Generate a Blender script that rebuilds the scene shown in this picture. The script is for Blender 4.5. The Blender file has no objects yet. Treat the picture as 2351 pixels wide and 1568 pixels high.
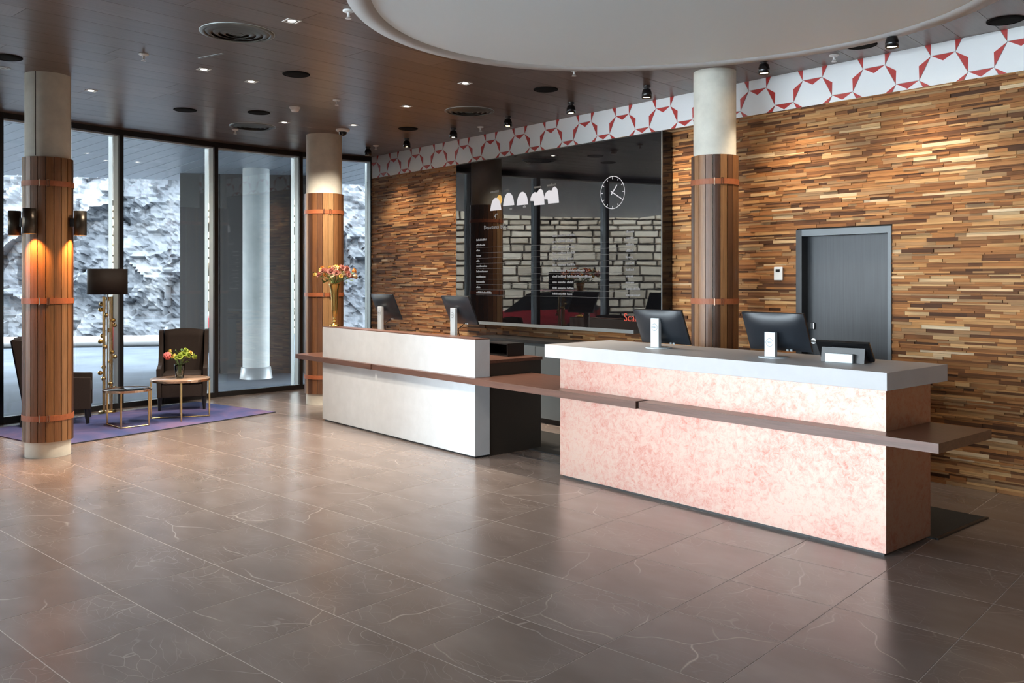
import bpy, bmesh, math, random
from mathutils import Vector, Matrix, noise
random.seed(11)
sc = bpy.context.scene
COL = sc.collection
PI = math.pi

# ------------------------------------------------------------------ camera
F, HOR, CX, H = 2022.7, 641.5, 1175.5, 1.69          # focal length, horizon row, centre column (pixels), eye height
TH = math.radians(40.33)
S_, C_ = math.sin(TH), math.cos(TH)
cam = bpy.data.objects.new('camera', bpy.data.cameras.new('camera'))
COL.objects.link(cam)
cam.location = (0, 0, H)
cam.rotation_euler = (PI / 2, 0, PI / 2 - TH)
cam.data.sensor_width = 36
cam.data.lens = F * 36 / 2351
cam.data.shift_y = -(784 - HOR) / 2351
cam.data.clip_start = 0.05
cam.data.clip_end = 300
sc.camera = cam

# ------------------------------------------------------------------ sky, exposure
world = bpy.data.worlds.new('overcast_sky')
sc.world = world
world.use_nodes = True
bg = world.node_tree.nodes['Background']
bg.inputs[0].default_value = (0.90, 0.95, 1.0, 1)
bg.inputs[1].default_value = 5.6
sc.view_settings.view_transform = 'Standard'
sc.view_settings.look = 'None'
sc.view_settings.gamma = 1
sc.view_settings.use_curve_mapping = False
sc.view_settings.exposure = 2.2
sc.cycles.max_bounces = 10
sc.cycles.diffuse_bounces = 5
sc.cycles.glossy_bounces = 4
sc.cycles.transparent_max_bounces = 16
sc.cycles.caustics_reflective = False
sc.cycles.caustics_refractive = False
sc.cycles.sample_clamp_indirect = 6

# ------------------------------------------------------------------ pixel helpers (photo frame 2351 x 1568)
def ray(px, py):
    u = (px - CX) / F
    return u * S_ - C_, u * C_ + S_, (HOR - py) / F
def atz(px, py, z=0.0):
    r = ray(px, py); d = (z - H) / r[2]
    return r[0] * d, r[1] * d, z
def aty(px, py, y):
    r = ray(px, py); d = y / r[1]
    return r[0] * d, y, H + r[2] * d
def in_view(x, y, m=0.12):
    fw = -C_ * x + S_ * y
    if fw < 0.5: return False
    u = (S_ * x + C_ * y) / fw
    return -0.5812 - m < u < 0.5812 + m and fw > 2.4

# ------------------------------------------------------------------ mesh builder
class MB:
    def __init__(s): s.v = []; s.f = []; s.sm = []; s.c = []
    def add(s, vs, fs, smooth=False, col=None):
        b = len(s.v); s.v += [tuple(p) for p in vs]
        for f in fs:
            s.f.append([b + i for i in f]); s.sm.append(smooth); s.c.append(col)
        return s
    def box(s, x0, x1, y0, y1, z0, z1, col=None, M=None):
        vs = [(x, y, z) for z in (z0, z1) for y in (y0, y1) for x in (x0, x1)]
        if M is not None: vs = [M @ Vector(p) for p in vs]
        return s.add(vs, [(0, 2, 3, 1), (4, 5, 7, 6), (0, 1, 5, 4), (2, 6, 7, 3), (0, 4, 6, 2), (1, 3, 7, 5)], col=col)
    def prism(s, poly, z0, z1, col=None):
        n = len(poly)
        a = sum(poly[i][0] * poly[(i + 1) % n][1] - poly[(i + 1) % n][0] * poly[i][1] for i in range(n))
        if a < 0: poly = poly[::-1]
        vs = [(p[0], p[1], z0) for p in poly] + [(p[0], p[1], z1) for p in poly]
        fs = [tuple(range(n))[::-1], tuple(range(n, 2 * n))] + [(i, (i + 1) % n, n + (i + 1) % n, n + i) for i in range(n)]
        return s.add(vs, fs, col=col)
    def lathe(s, prof, n=24, c=(0, 0, 0), smooth=True, a0=0, a1=2 * PI, cap=True, M=None):
        full = abs(a1 - a0 - 2 * PI) < 1e-6
        k = n if full else n + 1
        vs = []
        for r, z in prof:
            for i in range(k):
                a = a0 + (a1 - a0) * i / n
                p = Vector((c[0] + r * math.cos(a), c[1] + r * math.sin(a), c[2] + z))
                vs.append(M @ p if M is not None else p)
        fs = []
        for j in range(len(prof) - 1):
            for i in range(n):
                i2 = (i + 1) % k
                fs.append((j * k + i, j * k + i2, (j + 1) * k + i2, (j + 1) * k + i))
        s.add(vs, fs, smooth)
        if cap and full:
            if prof[0][0] > 1e-4: s.add([vs[i] for i in range(k)], [tuple(range(k))[::-1]])
            if prof[-1][0] > 1e-4: s.add([vs[-k + i] for i in range(k)], [tuple(range(k))])
        return s
    def cyl(s, c, r, z0, z1, n=24, M=None): return s.lathe([(r, z0), (r, z1)], n, c, True, M=M)
    def ball(s, c, r, n=10, sz=1.0, M=None):
        prof = [(max(1e-5, r * math.cos(t)), r * sz * math.sin(t)) for t in [-PI / 2 + PI * i / (n // 2 + 1) for i in range(n // 2 + 2)]]
        return s.lathe(prof, n, c, True, cap=False, M=M)
    def tube(s, pts, r, n=8, r2=None):
        pts = [Vector(p) for p in pts]
        rings = []
        for i, p in enumerate(pts):
            t = (pts[min(i + 1, len(pts) - 1)] - pts[max(i - 1, 0)]).normalized()
            up = Vector((0, 0, 1)) if abs(t.z) < 0.9 else Vector((1, 0, 0))
            a = t.cross(up).normalized(); b = t.cross(a)
            rr = r if r2 is None else r + (r2 - r) * i / (len(pts) - 1)
            rings.append([p + a * rr * math.cos(2 * PI * k / n) + b * rr * math.sin(2 * PI * k / n) for k in range(n)])
        vs = [q for R in rings for q in R]
        fs = [(j * n + k, j * n + (k + 1) % n, (j + 1) * n + (k + 1) % n, (j + 1) * n + k) for j in range(len(pts) - 1) for k in range(n)]
        s.add(vs, fs, True)
        s.add(rings[0], [tuple(range(n))]); s.add(rings[-1], [tuple(range(n))[::-1]])
        return s
    def mesh(s, name, bevel=0.0, fix=True):
        me = bpy.data.meshes.new(name)
        me.from_pydata([tuple(p) for p in s.v], [], s.f)
        for p, q in zip(me.polygons, s.sm): p.use_smooth = q
        if any(c is not None for c in s.c):
            at = me.attributes.new('rnd', 'FLOAT', 'FACE')
            for i, c in enumerate(s.c): at.data[i].value = 0.0 if c is None else c
        if fix or bevel:
            bm = bmesh.new(); bm.from_mesh(me)
            bmesh.ops.recalc_face_normals(bm, faces=bm.faces)
            if bevel: bmesh.ops.bevel(bm, geom=bm.edges[:], offset=bevel, segments=2, affect='EDGES', profile=0.6)
            bm.to_mesh(me); bm.free()
        return me
    def build(s, name, mat, parent=None, bevel=0.0, loc=None, rot=None, fix=True):
        return link(name, s.mesh(name, bevel, fix), mat, parent, loc, rot)

def link(name, me, mat, parent=None, loc=None, rot=None):
    if mat is not None and not me.materials: me.materials.append(mat)
    o = bpy.data.objects.new(name, me); COL.objects.link(o)
    if parent is not None: o.parent = parent
    if loc is not None: o.location = loc
    if rot is not None: o.rotation_euler = rot
    return o
def tag(o, label, cat, group=None):
    o['label'] = label; o['category'] = cat
    if group: o['group'] = group
    return o
def thing(name, label, cat, loc=(0, 0, 0), rz=0.0, group=None):
    o = bpy.data.objects.new(name, None); COL.objects.link(o)
    o.location = loc; o.rotation_euler = (0, 0, rz); o.empty_display_size = 0.1
    return tag(o, label, cat, group)
def struct(name, loc=(0, 0, 0)):
    o = bpy.data.objects.new(name, None); COL.objects.link(o)
    o.location = loc; o['kind'] = 'structure'; o.empty_display_size = 0.1
    return o
def kids(o): return [c for c in bpy.data.objects if c.parent == o]
def copy_tree(o, parent=None):
    c = o.copy(); COL.objects.link(c); c.parent = parent
    for ch in kids(o): copy_tree(ch, c)
    return c
def dup(o, label, loc, rz=None):
    c = copy_tree(o); c.location = loc; c['label'] = label
    if rz is not None: c.rotation_euler = (0, 0, rz)
    return c
def text_mesh(txt, size, align='CENTER', thick=0.0006):
    cu = bpy.data.curves.new('lettering', 'FONT'); cu.body = txt; cu.size = size
    cu.align_x = align; cu.align_y = 'CENTER'; cu.extrude = thick; cu.resolution_u = 3
    o = bpy.data.objects.new('lettering_tmp', cu); COL.objects.link(o)
    dg = bpy.context.evaluated_depsgraph_get()
    me = bpy.data.meshes.new_from_object(o.evaluated_get(dg))
    bpy.data.objects.remove(o); bpy.data.curves.remove(cu)
    me.materials.clear()
    return me
def clip(poly, a, b):                      # keep the part of poly left of the line a->b
    out = []
    def side(p): return (b[0] - a[0]) * (p[1] - a[1]) - (b[1] - a[1]) * (p[0] - a[0])
    for i in range(len(poly)):
        p, q = poly[i], poly[(i + 1) % len(poly)]
        sp, sq = side(p), side(q)
        if sp >= 0: out.append(p)
        if (sp > 0 > sq) or (sp < 0 < sq):
            t = sp / (sp - sq); out.append((p[0] + (q[0] - p[0]) * t, p[1] + (q[1] - p[1]) * t))
    return out
def clip_all(poly, region):
    for i in range(len(region)):
        poly = clip(poly, region[i], region[(i + 1) % len(region)])
        if len(poly) < 3: return []
    return poly
def area(p): return abs(sum(p[i][0] * p[(i + 1) % len(p)][1] - p[(i + 1) % len(p)][0] * p[i][1] for i in range(len(p)))) / 2

# ------------------------------------------------------------------ materials
def nm(name):
    m = bpy.data.materials.new(name); m.use_nodes = True
    t = m.node_tree; b = t.nodes['Principled BSDF']
    return m, t, b
def N(t, kind, **kw):
    n = t.nodes.new(kind)
    for k, v in kw.items():
        if k in n.inputs: n.inputs[k].default_value = v
        else: setattr(n, k, v)
    return n
def L(t, a, b): t.links.new(a, b)
def ramp(t, stops, interp='LINEAR'):
    r = t.nodes.new('ShaderNodeValToRGB'); r.color_ramp.interpolation = interp
    e = r.color_ramp.elements
    while len(e) < len(stops): e.new(0.5)
    for i, (p, c) in enumerate(stops): e[i].position = p; e[i].color = (*c, 1)
    return r
def coords(t, scale=(1, 1, 1), obj=True, offset=None):
    tc = N(t, 'ShaderNodeTexCoord'); mp = N(t, 'ShaderNodeMapping')
    L(t, tc.outputs['Object' if obj else 'Generated'], mp.inputs[0])
    mp.inputs['Scale'].default_value = scale
    if offset is not None: L(t, offset, mp.inputs['Location'])
    return mp.outputs[0]
def plain(name, col, rough=0.5, metal=0.0, var=0.0, scale=8.0, bump=0.0, spec=0.5, coat=0.0):
    m, t, b = nm(name)
    b.inputs['Roughness'].default_value = rough; b.inputs['Metallic'].default_value = metal
    b.inputs['Specular IOR Level'].default_value = spec; b.inputs['Coat Weight'].default_value = coat
    b.inputs['Base Color'].default_value = (*col, 1)
    if var or bump:
        nz = N(t, 'ShaderNodeTexNoise', Scale=scale, Detail=6.0, Roughness=0.6); L(t, coords(t), nz.inputs['Vector'])
        if var:
            r = ramp(t, [(0.3, tuple(c * (1 - var) for c in col)), (0.7, tuple(min(1, c * (1 + var)) for c in col))])
            L(t, nz.outputs[0], r.inputs[0]); L(t, r.outputs[0], b.inputs['Base Color'])
        if bump:
            bp = N(t, 'ShaderNodeBump', Strength=bump, Distance=0.01); L(t, nz.outputs[0], bp.inputs['Height']); L(t, bp.outputs[0], b.inputs['Normal'])
    return m
def emit(name, col, s):
    m, t, b = nm(name)
    b.inputs['Base Color'].default_value = (*[c * 0.1 for c in col], 1)
    b.inputs['Emission Color'].default_value = (*col, 1); b.inputs['Emission Strength'].default_value = s
    return m
def rnd_source(t, attr):
    if attr: return N(t, 'ShaderNodeAttribute', attribute_name='rnd').outputs['Fac']
    return N(t, 'ShaderNodeObjectInfo').outputs['Random']
def wood(name, stops, axis, rough=0.4, attr=False, grain=0.35, fine=60.0, coat=0.0, spec=0.5):
    m, t, b = nm(name); b.inputs['Specular IOR Level'].default_value = spec
    rs = rnd_source(t, attr)
    mul = N(t, 'ShaderNodeMath', operation='MULTIPLY'); L(t, rs, mul.inputs[0]); mul.inputs[1].default_value = 37.0
    comb = N(t, 'ShaderNodeCombineXYZ')
    for i in range(3): L(t, mul.outputs[0], comb.inputs[i])
    sc_ = [fine] * 3; sc_[axis] = fine / 18
    geo = N(t, 'ShaderNodeNewGeometry') if attr else None
    mp = N(t, 'ShaderNodeMapping'); mp.inputs['Scale'].default_value = sc_
    if attr: L(t, geo.outputs['Position'], mp.inputs[0])
    else: L(t, N(t, 'ShaderNodeTexCoord').outputs['Object'], mp.inputs[0])
    L(t, comb.outputs[0], mp.inputs['Location'])
    nz = N(t, 'ShaderNodeTexNoise', Scale=1.0, Detail=5.0, Roughness=0.65); L(t, mp.outputs[0], nz.inputs['Vector'])
    r = ramp(t, stops); L(t, rs, r.inputs[0])
    mix = N(t, 'ShaderNodeMix', data_type='RGBA', blend_type='MULTIPLY'); mix.inputs['Factor'].default_value = 1.0
    g = ramp(t, [(0.3, (1 - grain,) * 3), (0.55, (1, 1, 1)), (0.75, (1 + grain * 0.4,) * 3)]); L(t, nz.outputs[0], g.inputs[0])
    L(t, r.outputs[0], mix.inputs['A']); L(t, g.outputs[0], mix.inputs['B']); L(t, mix.outputs['Result'], b.inputs['Base Color'])
    b.inputs['Roughness'].default_value = rough; b.inputs['Coat Weight'].default_value = coat
    bp = N(t, 'ShaderNodeBump', Strength=0.15, Distance=0.004); L(t, nz.outputs[0], bp.inputs['Height']); L(t, bp.outputs[0], b.inputs['Normal'])
    return m

SLAT = [(0.0, (0.070, 0.030, 0.015)), (0.16, (0.16, 0.066, 0.027)), (0.34, (0.30, 0.122, 0.042)), (0.52, (0.43, 0.185, 0.062)),
        (0.66, (0.32, 0.195, 0.10)), (0.80, (0.50, 0.25, 0.092)), (0.92, (0.60, 0.37, 0.17)), (1.0, (0.76, 0.58, 0.37))]
WALNUT = [(0.0, (0.070, 0.030, 0.015)), (0.3, (0.135, 0.056, 0.023)), (0.6, (0.21, 0.088, 0.033)), (0.85, (0.29, 0.135, 0.052)), (1.0, (0.40, 0.235, 0.105))]
CEILW = [(0.0, (0.118, 0.080, 0.062)), (0.5, (0.141, 0.096, 0.076)), (1.0, (0.165, 0.115, 0.092))]
M = {}
M['slat_one'] = wood('reclaimed_wood', SLAT, 0, 0.65, spec=0.2)
M['slat_all'] = wood('reclaimed_wood_field', SLAT, 0, 0.65, attr=True, spec=0.2)
M['walnut'] = wood('walnut_plank', WALNUT, 2, 0.38)
M['walnutwall'] = plain('dark_walnut_panel', (0.10, 0.055, 0.035), 0.4, var=0.2, scale=3)  # right wall out of frame, finished dark to hold back bounce light
M['ledge'] = wood('walnut_ledge', [(0.0, (0.105, 0.048, 0.033)), (1.0, (0.135, 0.062, 0.042))], 0, 0.33, fine=40)
M['ceil'] = wood('ceiling_veneer', CEILW, 0, 0.33, fine=26, grain=0.25)
M['ceil_all'] = wood('ceiling_veneer_field', CEILW, 0, 0.33, attr=True, fine=26, grain=0.25)
M['concrete'] = plain('cast_concrete', (0.72, 0.70, 0.61), 0.6, var=0.12, scale=5, bump=0.15)
M['concrete_dim'] = plain('dimmed_concrete', (0.34, 0.37, 0.37), 0.6, var=0.12, scale=3)  # outdoor copy of the concrete, darkened to offset the strong sky light
M['whitepanel'] = plain('pale_mineral_panel', (0.555, 0.58, 0.60), 0.6, var=0.05, scale=7, spec=0.2)
M['slab'] = plain('pale_grey_slab', (0.545, 0.545, 0.555), 0.45, var=0.04, scale=5, spec=0.3)
M['black'] = plain('black_metal', (0.012, 0.012, 0.013), 0.35)
M['blackgloss'] = plain('black_lacquer', (0.008, 0.008, 0.009), 0.12)
M['darkbrown'] = plain('dark_brown_laminate', (0.030, 0.024, 0.019), 0.45)
M['grout'] = plain('grey_grout', (0.36, 0.31, 0.285), 0.6)
M['void'] = plain('dark_backing', (0.02, 0.016, 0.012), 0.9)
M['alu'] = plain('anodised_aluminium', (0.62, 0.68, 0.68), 0.35, 0.3)
M['steel'] = plain('brushed_steel', (0.70, 0.72, 0.74), 0.28, 1.0)
M['silver'] = plain('silver_plastic', (0.55, 0.60, 0.63), 0.4, 0.2)
M['rail'] = plain('grey_metal_rail', (0.20, 0.22, 0.23), 0.4, 0.3)
M['brass'] = plain('polished_brass', (0.75, 0.55, 0.26), 0.22, 1.0)
M['bronze'] = plain('dark_bronze', (0.085, 0.070, 0.055), 0.33, 0.9)
M['gold'] = plain('gold_lacquer', (0.80, 0.52, 0.16), 0.2, 1.0)
M['rosegold'] = plain('rose_gold_metal', (0.80, 0.52, 0.36), 0.25, 1.0)
M['leather'] = plain('tan_leather', (0.36, 0.105, 0.038), 0.5, var=0.12, scale=30)
M['chair'] = plain('brown_upholstery', (0.022, 0.0115, 0.0075), 0.85, var=0.15, scale=90, bump=0.1)
M['chairback'] = plain('navy_upholstery', (0.022, 0.028, 0.045), 0.75, var=0.12, scale=90)
M['shade'] = plain('brown_fabric_shade', (0.024, 0.0135, 0.0085), 0.7)
M['whiteplastic'] = plain('white_plastic', (0.80, 0.80, 0.78), 0.4)
M['ceilwhite'] = plain('white_plaster', (0.82, 0.92, 0.96), 0.6)
M['ring'] = plain('grey_plaster_ring', (0.50, 0.50, 0.49), 0.6)
M['plaster'] = plain('pale_plaster', (0.62, 0.60, 0.57), 0.7)
M['bandwhite'] = plain('white_glazed_tile', (0.88, 0.89, 0.89), 0.3)
M['bandred'] = plain('red_glazed_tile', (0.50, 0.048, 0.042), 0.3)
M['cabinet'] = plain('slate_grey_laminate', (0.12, 0.145, 0.165), 0.4)
M['mat'] = plain('black_rubber', (0.010, 0.010, 0.010), 0.8, bump=0.6, scale=160)
M['vent'] = plain('grey_green_steel', (0.15, 0.16, 0.15), 0.35, 0.4)
M['speaker'] = plain('black_grille', (0.008, 0.008, 0.008), 0.9, spec=0.1)
M['monitor'] = plain('black_blue_plastic', (0.014, 0.018, 0.024), 0.33)
M['white_light'] = emit('lamp_white', (1.0, 0.93, 0.82), 5.0)
M['warm_light'] = emit('lamp_warm', (1.0, 0.72, 0.40), 14.0)
M['amber_light'] = emit('lamp_amber', (1.0, 0.45, 0.12), 10.0)
M['scr_white'] = emit('screen_white', (0.85, 0.83, 0.88), 0.15)
M['scr_dim'] = emit('screen_grey', (0.6, 0.6, 0.62), 0.06)
M['scr_line'] = emit('screen_line', (0.5, 0.5, 0.52), 0.015)
M['scr_red'] = emit('screen_red', (0.9, 0.10, 0.05), 0.12)
M['scr_yellow'] = emit('screen_yellow', (0.95, 0.55, 0.12), 0.15)
M['leaf'] = plain('leaf_green', (0.07, 0.14, 0.025), 0.55, var=0.4, scale=25)
M['lime'] = plain('lime_green_blossom', (0.33, 0.42, 0.06), 0.6, var=0.3, scale=40)
M['pinkflower'] = plain('coral_blossom', (0.80, 0.18, 0.17), 0.6, var=0.25, scale=40)
M['yellowflower'] = plain('yellow_blossom', (0.75, 0.55, 0.14), 0.6, var=0.2, scale=40)
M['orangeflower'] = plain('orange_blossom', (0.65, 0.27, 0.06), 0.6, var=0.25, scale=40)
M['mauve'] = plain('dusty_pink_blossom', (0.50, 0.21, 0.17), 0.6, var=0.3, scale=40)
M['cream'] = plain('cream_blossom', (0.75, 0.66, 0.42), 0.6, var=0.15, scale=40)
M['marbletop'] = plain('brown_stone_top', (0.36, 0.24, 0.17), 0.2, var=0.15, scale=20)
M['pave'] = plain('grey_asphalt', (0.062, 0.074, 0.090), 0.85, var=0.25, scale=0.8, spec=0.1)
M['bounce_ground'] = plain('pale_bounce_sheet', (0.62, 0.64, 0.66), 0.6, var=0.08, scale=1.5)  # for the added ground reflector behind the camera
M['kerb'] = plain('pale_kerb_stone', (0.22, 0.22, 0.22), 0.8)
M['dark_clad'] = plain('dark_cladding', (0.016, 0.014, 0.013), 0.5)
M['carred'] = plain('red_car_paint', (0.45, 0.02, 0.03), 0.25, coat=0.6)
M['tyre'] = plain('tyre_rubber', (0.015, 0.015, 0.015), 0.8)
M['darkglass'] = plain('dark_window_glass', (0.01, 0.012, 0.014), 0.05)

def m_floor():
    m, t, b = nm('brown_marble_tile')
    oi = N(t, 'ShaderNodeObjectInfo')
    geo = N(t, 'ShaderNodeNewGeometry')
    ra = N(t, 'ShaderNodeMath', operation='MULTIPLY'); L(t, oi.outputs['Random'], ra.inputs[0]); ra.inputs[1].default_value = 61.0
    off = N(t, 'ShaderNodeCombineXYZ')
    for q_ in range(3): L(t, ra.outputs[0], off.inputs[q_])
    add = N(t, 'ShaderNodeVectorMath', operation='ADD'); L(t, geo.outputs['Position'], add.inputs[0]); L(t, off.outputs[0], add.inputs[1])
    P = add.outputs[0]
    st = N(t, 'ShaderNodeMapping'); st.inputs['Rotation'].default_value = (0, 0, 0.9); st.inputs['Scale'].default_value = (1.0, 2.2, 1.0); L(t, P, st.inputs[0])
    n1 = N(t, 'ShaderNodeTexNoise', Scale=1.8, Detail=3.0, Roughness=0.5); L(t, st.outputs[0], n1.inputs['Vector'])
    base = ramp(t, [(0.20, (0.130, 0.103, 0.092)), (0.5, (0.160, 0.129, 0.117)), (0.80, (0.200, 0.165, 0.150))]); L(t, n1.outputs[0], base.inputs[0])
    # thin veins: edges of large bent cells, present only here and there
    wp = N(t, 'ShaderNodeTexNoise', Scale=2.2, Detail=2.0); L(t, P, wp.inputs['Vector'])
    ws = N(t, 'ShaderNodeVectorMath', operation='SCALE'); L(t, wp.outputs['Color'], ws.inputs[0]); ws.inputs['Scale'].default_value = 0.35
    wa = N(t, 'ShaderNodeVectorMath', operation='ADD'); L(t, P, wa.inputs[0]); L(t, ws.outputs[0], wa.inputs[1])
    vo = N(t, 'ShaderNodeTexVoronoi', feature='DISTANCE_TO_EDGE', voronoi_dimensions='2D', Scale=1.5); L(t, wa.outputs[0], vo.inputs['Vector'])
    vr = ramp(t, [(0.0, (1, 1, 1)), (0.003, (0.6, 0.6, 0.6)), (0.009, (0, 0, 0))]); L(t, vo.outputs['Distance'], vr.inputs[0])
    ms = N(t, 'ShaderNodeTexNoise', Scale=1.7, Detail=1.0); L(t, P, ms.inputs['Vector'])
    mr = ramp(t, [(0.50, (0, 0, 0)), (0.62, (1, 1, 1))]); L(t, ms.outputs[0], mr.inputs[0])
    vm = N(t, 'ShaderNodeMath', operation='MULTIPLY'); L(t, vr.outputs[0], vm.inputs[0]); L(t, mr.outputs[0], vm.inputs[1])
    # fine scratchy crackle in patches
    vo2 = N(t, 'ShaderNodeTexVoronoi', feature='DISTANCE_TO_EDGE', voronoi_dimensions='2D', Scale=7.0)
    ws2 = N(t, 'ShaderNodeVectorMath', operation='SCALE'); L(t, wp.outputs['Color'], ws2.inputs[0]); ws2.inputs['Scale'].default_value = 0.9
    wa2 = N(t, 'ShaderNodeVectorMath', operation='ADD'); L(t, st.outputs[0], wa2.inputs[0]); L(t, ws2.outputs[0], wa2.inputs[1]); L(t, wa2.outputs[0], vo2.inputs['Vector'])
    r2 = ramp(t, [(0.0, (0.7, 0.7, 0.7)), (0.035, (0, 0, 0))]); L(t, vo2.outputs['Distance'], r2.inputs[0])
    n3 = N(t, 'ShaderNodeTexNoise', Scale=2.0, Detail=2.0); L(t, P, n3.inputs['Vector'])
    r3 = ramp(t, [(0.45, (0, 0, 0)), (0.75, (0.95, 0.95, 0.95))]); L(t, n3.outputs[0], r3.inputs[0])
    cm = N(t, 'ShaderNodeMath', operation='MULTIPLY'); L(t, r2.outputs[0], cm.inputs[0]); L(t, r3.outputs[0], cm.inputs[1])
    mx = N(t, 'ShaderNodeMath', operation='MAXIMUM'); L(t, vm.outputs[0], mx.inputs[0]); L(t, cm.outputs[0], mx.inputs[1])
    sc2 = N(t, 'ShaderNodeMath', operation='MULTIPLY'); L(t, mx.outputs[0], sc2.inputs[0]); sc2.inputs[1].default_value = 0.5
    mix = N(t, 'ShaderNodeMix', data_type='RGBA'); L(t, sc2.outputs[0], mix.inputs['Factor']); L(t, base.outputs[0], mix.inputs['A']); mix.inputs['B'].default_value = (0.55, 0.48, 0.44, 1)
    L(t, mix.outputs['Result'], b.inputs['Base Color'])
    b.inputs['Roughness'].default_value = 0.25
    b.inputs['Specular IOR Level'].default_value = 0.6
    return m
M['floor'] = m_floor()

def m_pink():
    m, t, b = nm('mottled_copper_panel')
    P = coords(t)
    n1 = N(t, 'ShaderNodeTexNoise', Scale=22.0, Detail=10.0, Roughness=0.8, Distortion=0.8); L(t, P, n1.inputs['Vector'])
    n2 = N(t, 'ShaderNodeTexNoise', Scale=2.2, Detail=3.0); L(t, P, n2.inputs['Vector'])
    ad = N(t, 'ShaderNodeMath', operation='MULTIPLY_ADD'); L(t, n2.outputs[0], ad.inputs[0]); ad.inputs[1].default_value = 0.35; L(t, n1.outputs[0], ad.inputs[2])
    r = ramp(t, [(0.50, (0.34, 0.125, 0.100)), (0.59, (0.38, 0.205, 0.17)), (0.67, (0.40, 0.255, 0.215)), (0.77, (0.405, 0.30, 0.25)), (0.88, (0.385, 0.225, 0.205))]); L(t, ad.outputs[0], r.inputs[0])
    L(t, r.outputs[0], b.inputs['Base Color'])
    b.inputs['Metallic'].default_value = 0.88; b.inputs['Roughness'].default_value = 0.45
    return m
M['pink'] = m_pink()

def m_glass(name, tint, refl=1.0):
    m, t, b = nm(name)
    t.nodes.remove(b)
    out = t.nodes['Material Output']
    tr = N(t, 'ShaderNodeBsdfTransparent'); tr.inputs[0].default_value = (*tint, 1)
    gl = N(t, 'ShaderNodeBsdfGlossy', Roughness=0.0); gl.inputs[0].default_value = (0.92, 0.96, 0.96, 1)
    fr = N(t, 'ShaderNodeFresnel', IOR=1.45)
    mu = N(t, 'ShaderNodeMath', operation='MULTIPLY'); L(t, fr.outputs[0], mu.inputs[0]); mu.inputs[1].default_value = refl
    mx = N(t, 'ShaderNodeMixShader'); L(t, mu.outputs[0], mx.inputs[0]); L(t, tr.outputs[0], mx.inputs[1]); L(t, gl.outputs[0], mx.inputs[2])
    L(t, mx.outputs[0], out.inputs[0])
    return m
M['glass'] = m_glass('window_glass', (0.88, 0.915, 0.93), 1.5)
M['clear'] = m_glass('clear_glass', (0.90, 0.93, 0.90), 1.2)

def m_screen():
    m, t, b = nm('black_screen_glass')
    b.inputs['Base Color'].default_value = (0.004, 0.004, 0.005, 1); b.inputs['Roughness'].default_value = 0.015
    b.inputs['IOR'].default_value = 1.75
    return m
M['screen'] = m_screen()

def m_door():
    m, t, b = nm('charcoal_veneer')
    nz = N(t, 'ShaderNodeTexNoise', Scale=1.0, Detail=4.0); L(t, coords(t, (70, 70, 2.0)), nz.inputs['Vector'])
    r = ramp(t, [(0.3, (0.013, 0.016, 0.020)), (0.7, (0.026, 0.030, 0.036))]); L(t, nz.outputs[0], r.inputs[0]); L(t, r.outputs[0], b.inputs['Base Color'])
    b.inputs['Roughness'].default_value = 0.4
    return m
M['door'] = m_door()

def m_rug():
    m, t, b = nm('violet_blue_rug')
    n = N(t, 'ShaderNodeTexNoise', Scale=1.1, Detail=6.0, Roughness=0.6, Distortion=1.0); L(t, coords(t), n.inputs['Vector'])
    r = ramp(t, [(0.36, (0.050, 0.070, 0.185)), (0.5, (0.092, 0.088, 0.205)), (0.62, (0.155, 0.110, 0.205))]); L(t, n.outputs[0], r.inputs[0]); L(t, r.outputs[0], b.inputs['Base Color'])
    n2 = N(t, 'ShaderNodeTexNoise', Scale=250.0); L(t, coords(t), n2.inputs['Vector'])
    bp = N(t, 'ShaderNodeBump', Strength=0.5, Distance=0.01); L(t, n2.outputs[0], bp.inputs['Height']); L(t, bp.outputs[0], b.inputs['Normal'])
    b.inputs['Roughness'].default_value = 0.95; b.inputs['Specular IOR Level'].default_value = 0.1
    return m
M['rug'] = m_rug()

def m_rock():
    m, t, b = nm('granite_rock')
    P = coords(t)
    n = N(t, 'ShaderNodeTexNoise', Scale=0.9, Detail=12.0, Roughness=0.75); L(t, P, n.inputs['Vector'])
    r = ramp(t, [(0.33, (0.050, 0.058, 0.070)), (0.46, (0.090, 0.101, 0.117)), (0.6, (0.128, 0.137, 0.150)), (0.72, (0.158, 0.155, 0.142))]); L(t, n.outputs[0], r.inputs[0]); L(t, r.outputs[0], b.inputs['Base Color'])
    v = N(t, 'ShaderNodeTexVoronoi', Scale=1.3); v.feature = 'DISTANCE_TO_EDGE'; L(t, P, v.inputs['Vector'])
    bp = N(t, 'ShaderNodeBump', Strength=0.5, Distance=0.06); L(t, n.outputs[0], bp.inputs['Height']); L(t, bp.outputs[0], b.inputs['Normal'])
    b.inputs['Roughness'].default_value = 0.85
    return m
M['rock'] = m_rock()

def m_stone():
    m, t, b = nm('sandy_stone_block')
    rs = N(t, 'ShaderNodeObjectInfo').outputs['Random']
    r = ramp(t, [(0.0, (0.42, 0.34, 0.25)), (0.5, (0.58, 0.48, 0.36)), (1.0, (0.70, 0.60, 0.47))]); L(t, rs, r.inputs[0])
    n = N(t, 'ShaderNodeTexNoise', Scale=9.0, Detail=6.0); L(t, coords(t), n.inputs['Vector'])
    g = ramp(t, [(0.3, (0.75,) * 3), (0.7, (1.1,) * 3)]); L(t, n.outputs[0], g.inputs[0])
    mix = N(t, 'ShaderNodeMix', data_type='RGBA', blend_type='MULTIPLY'); mix.inputs['Factor'].default_value = 1.0
    L(t, r.outputs[0], mix.inputs['A']); L(t, g.outputs[0], mix.inputs['B']); L(t, mix.outputs['Result'], b.inputs['Base Color'])
    b.inputs['Roughness'].default_value = 0.85
    return m
M['stone'] = m_stone()
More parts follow.
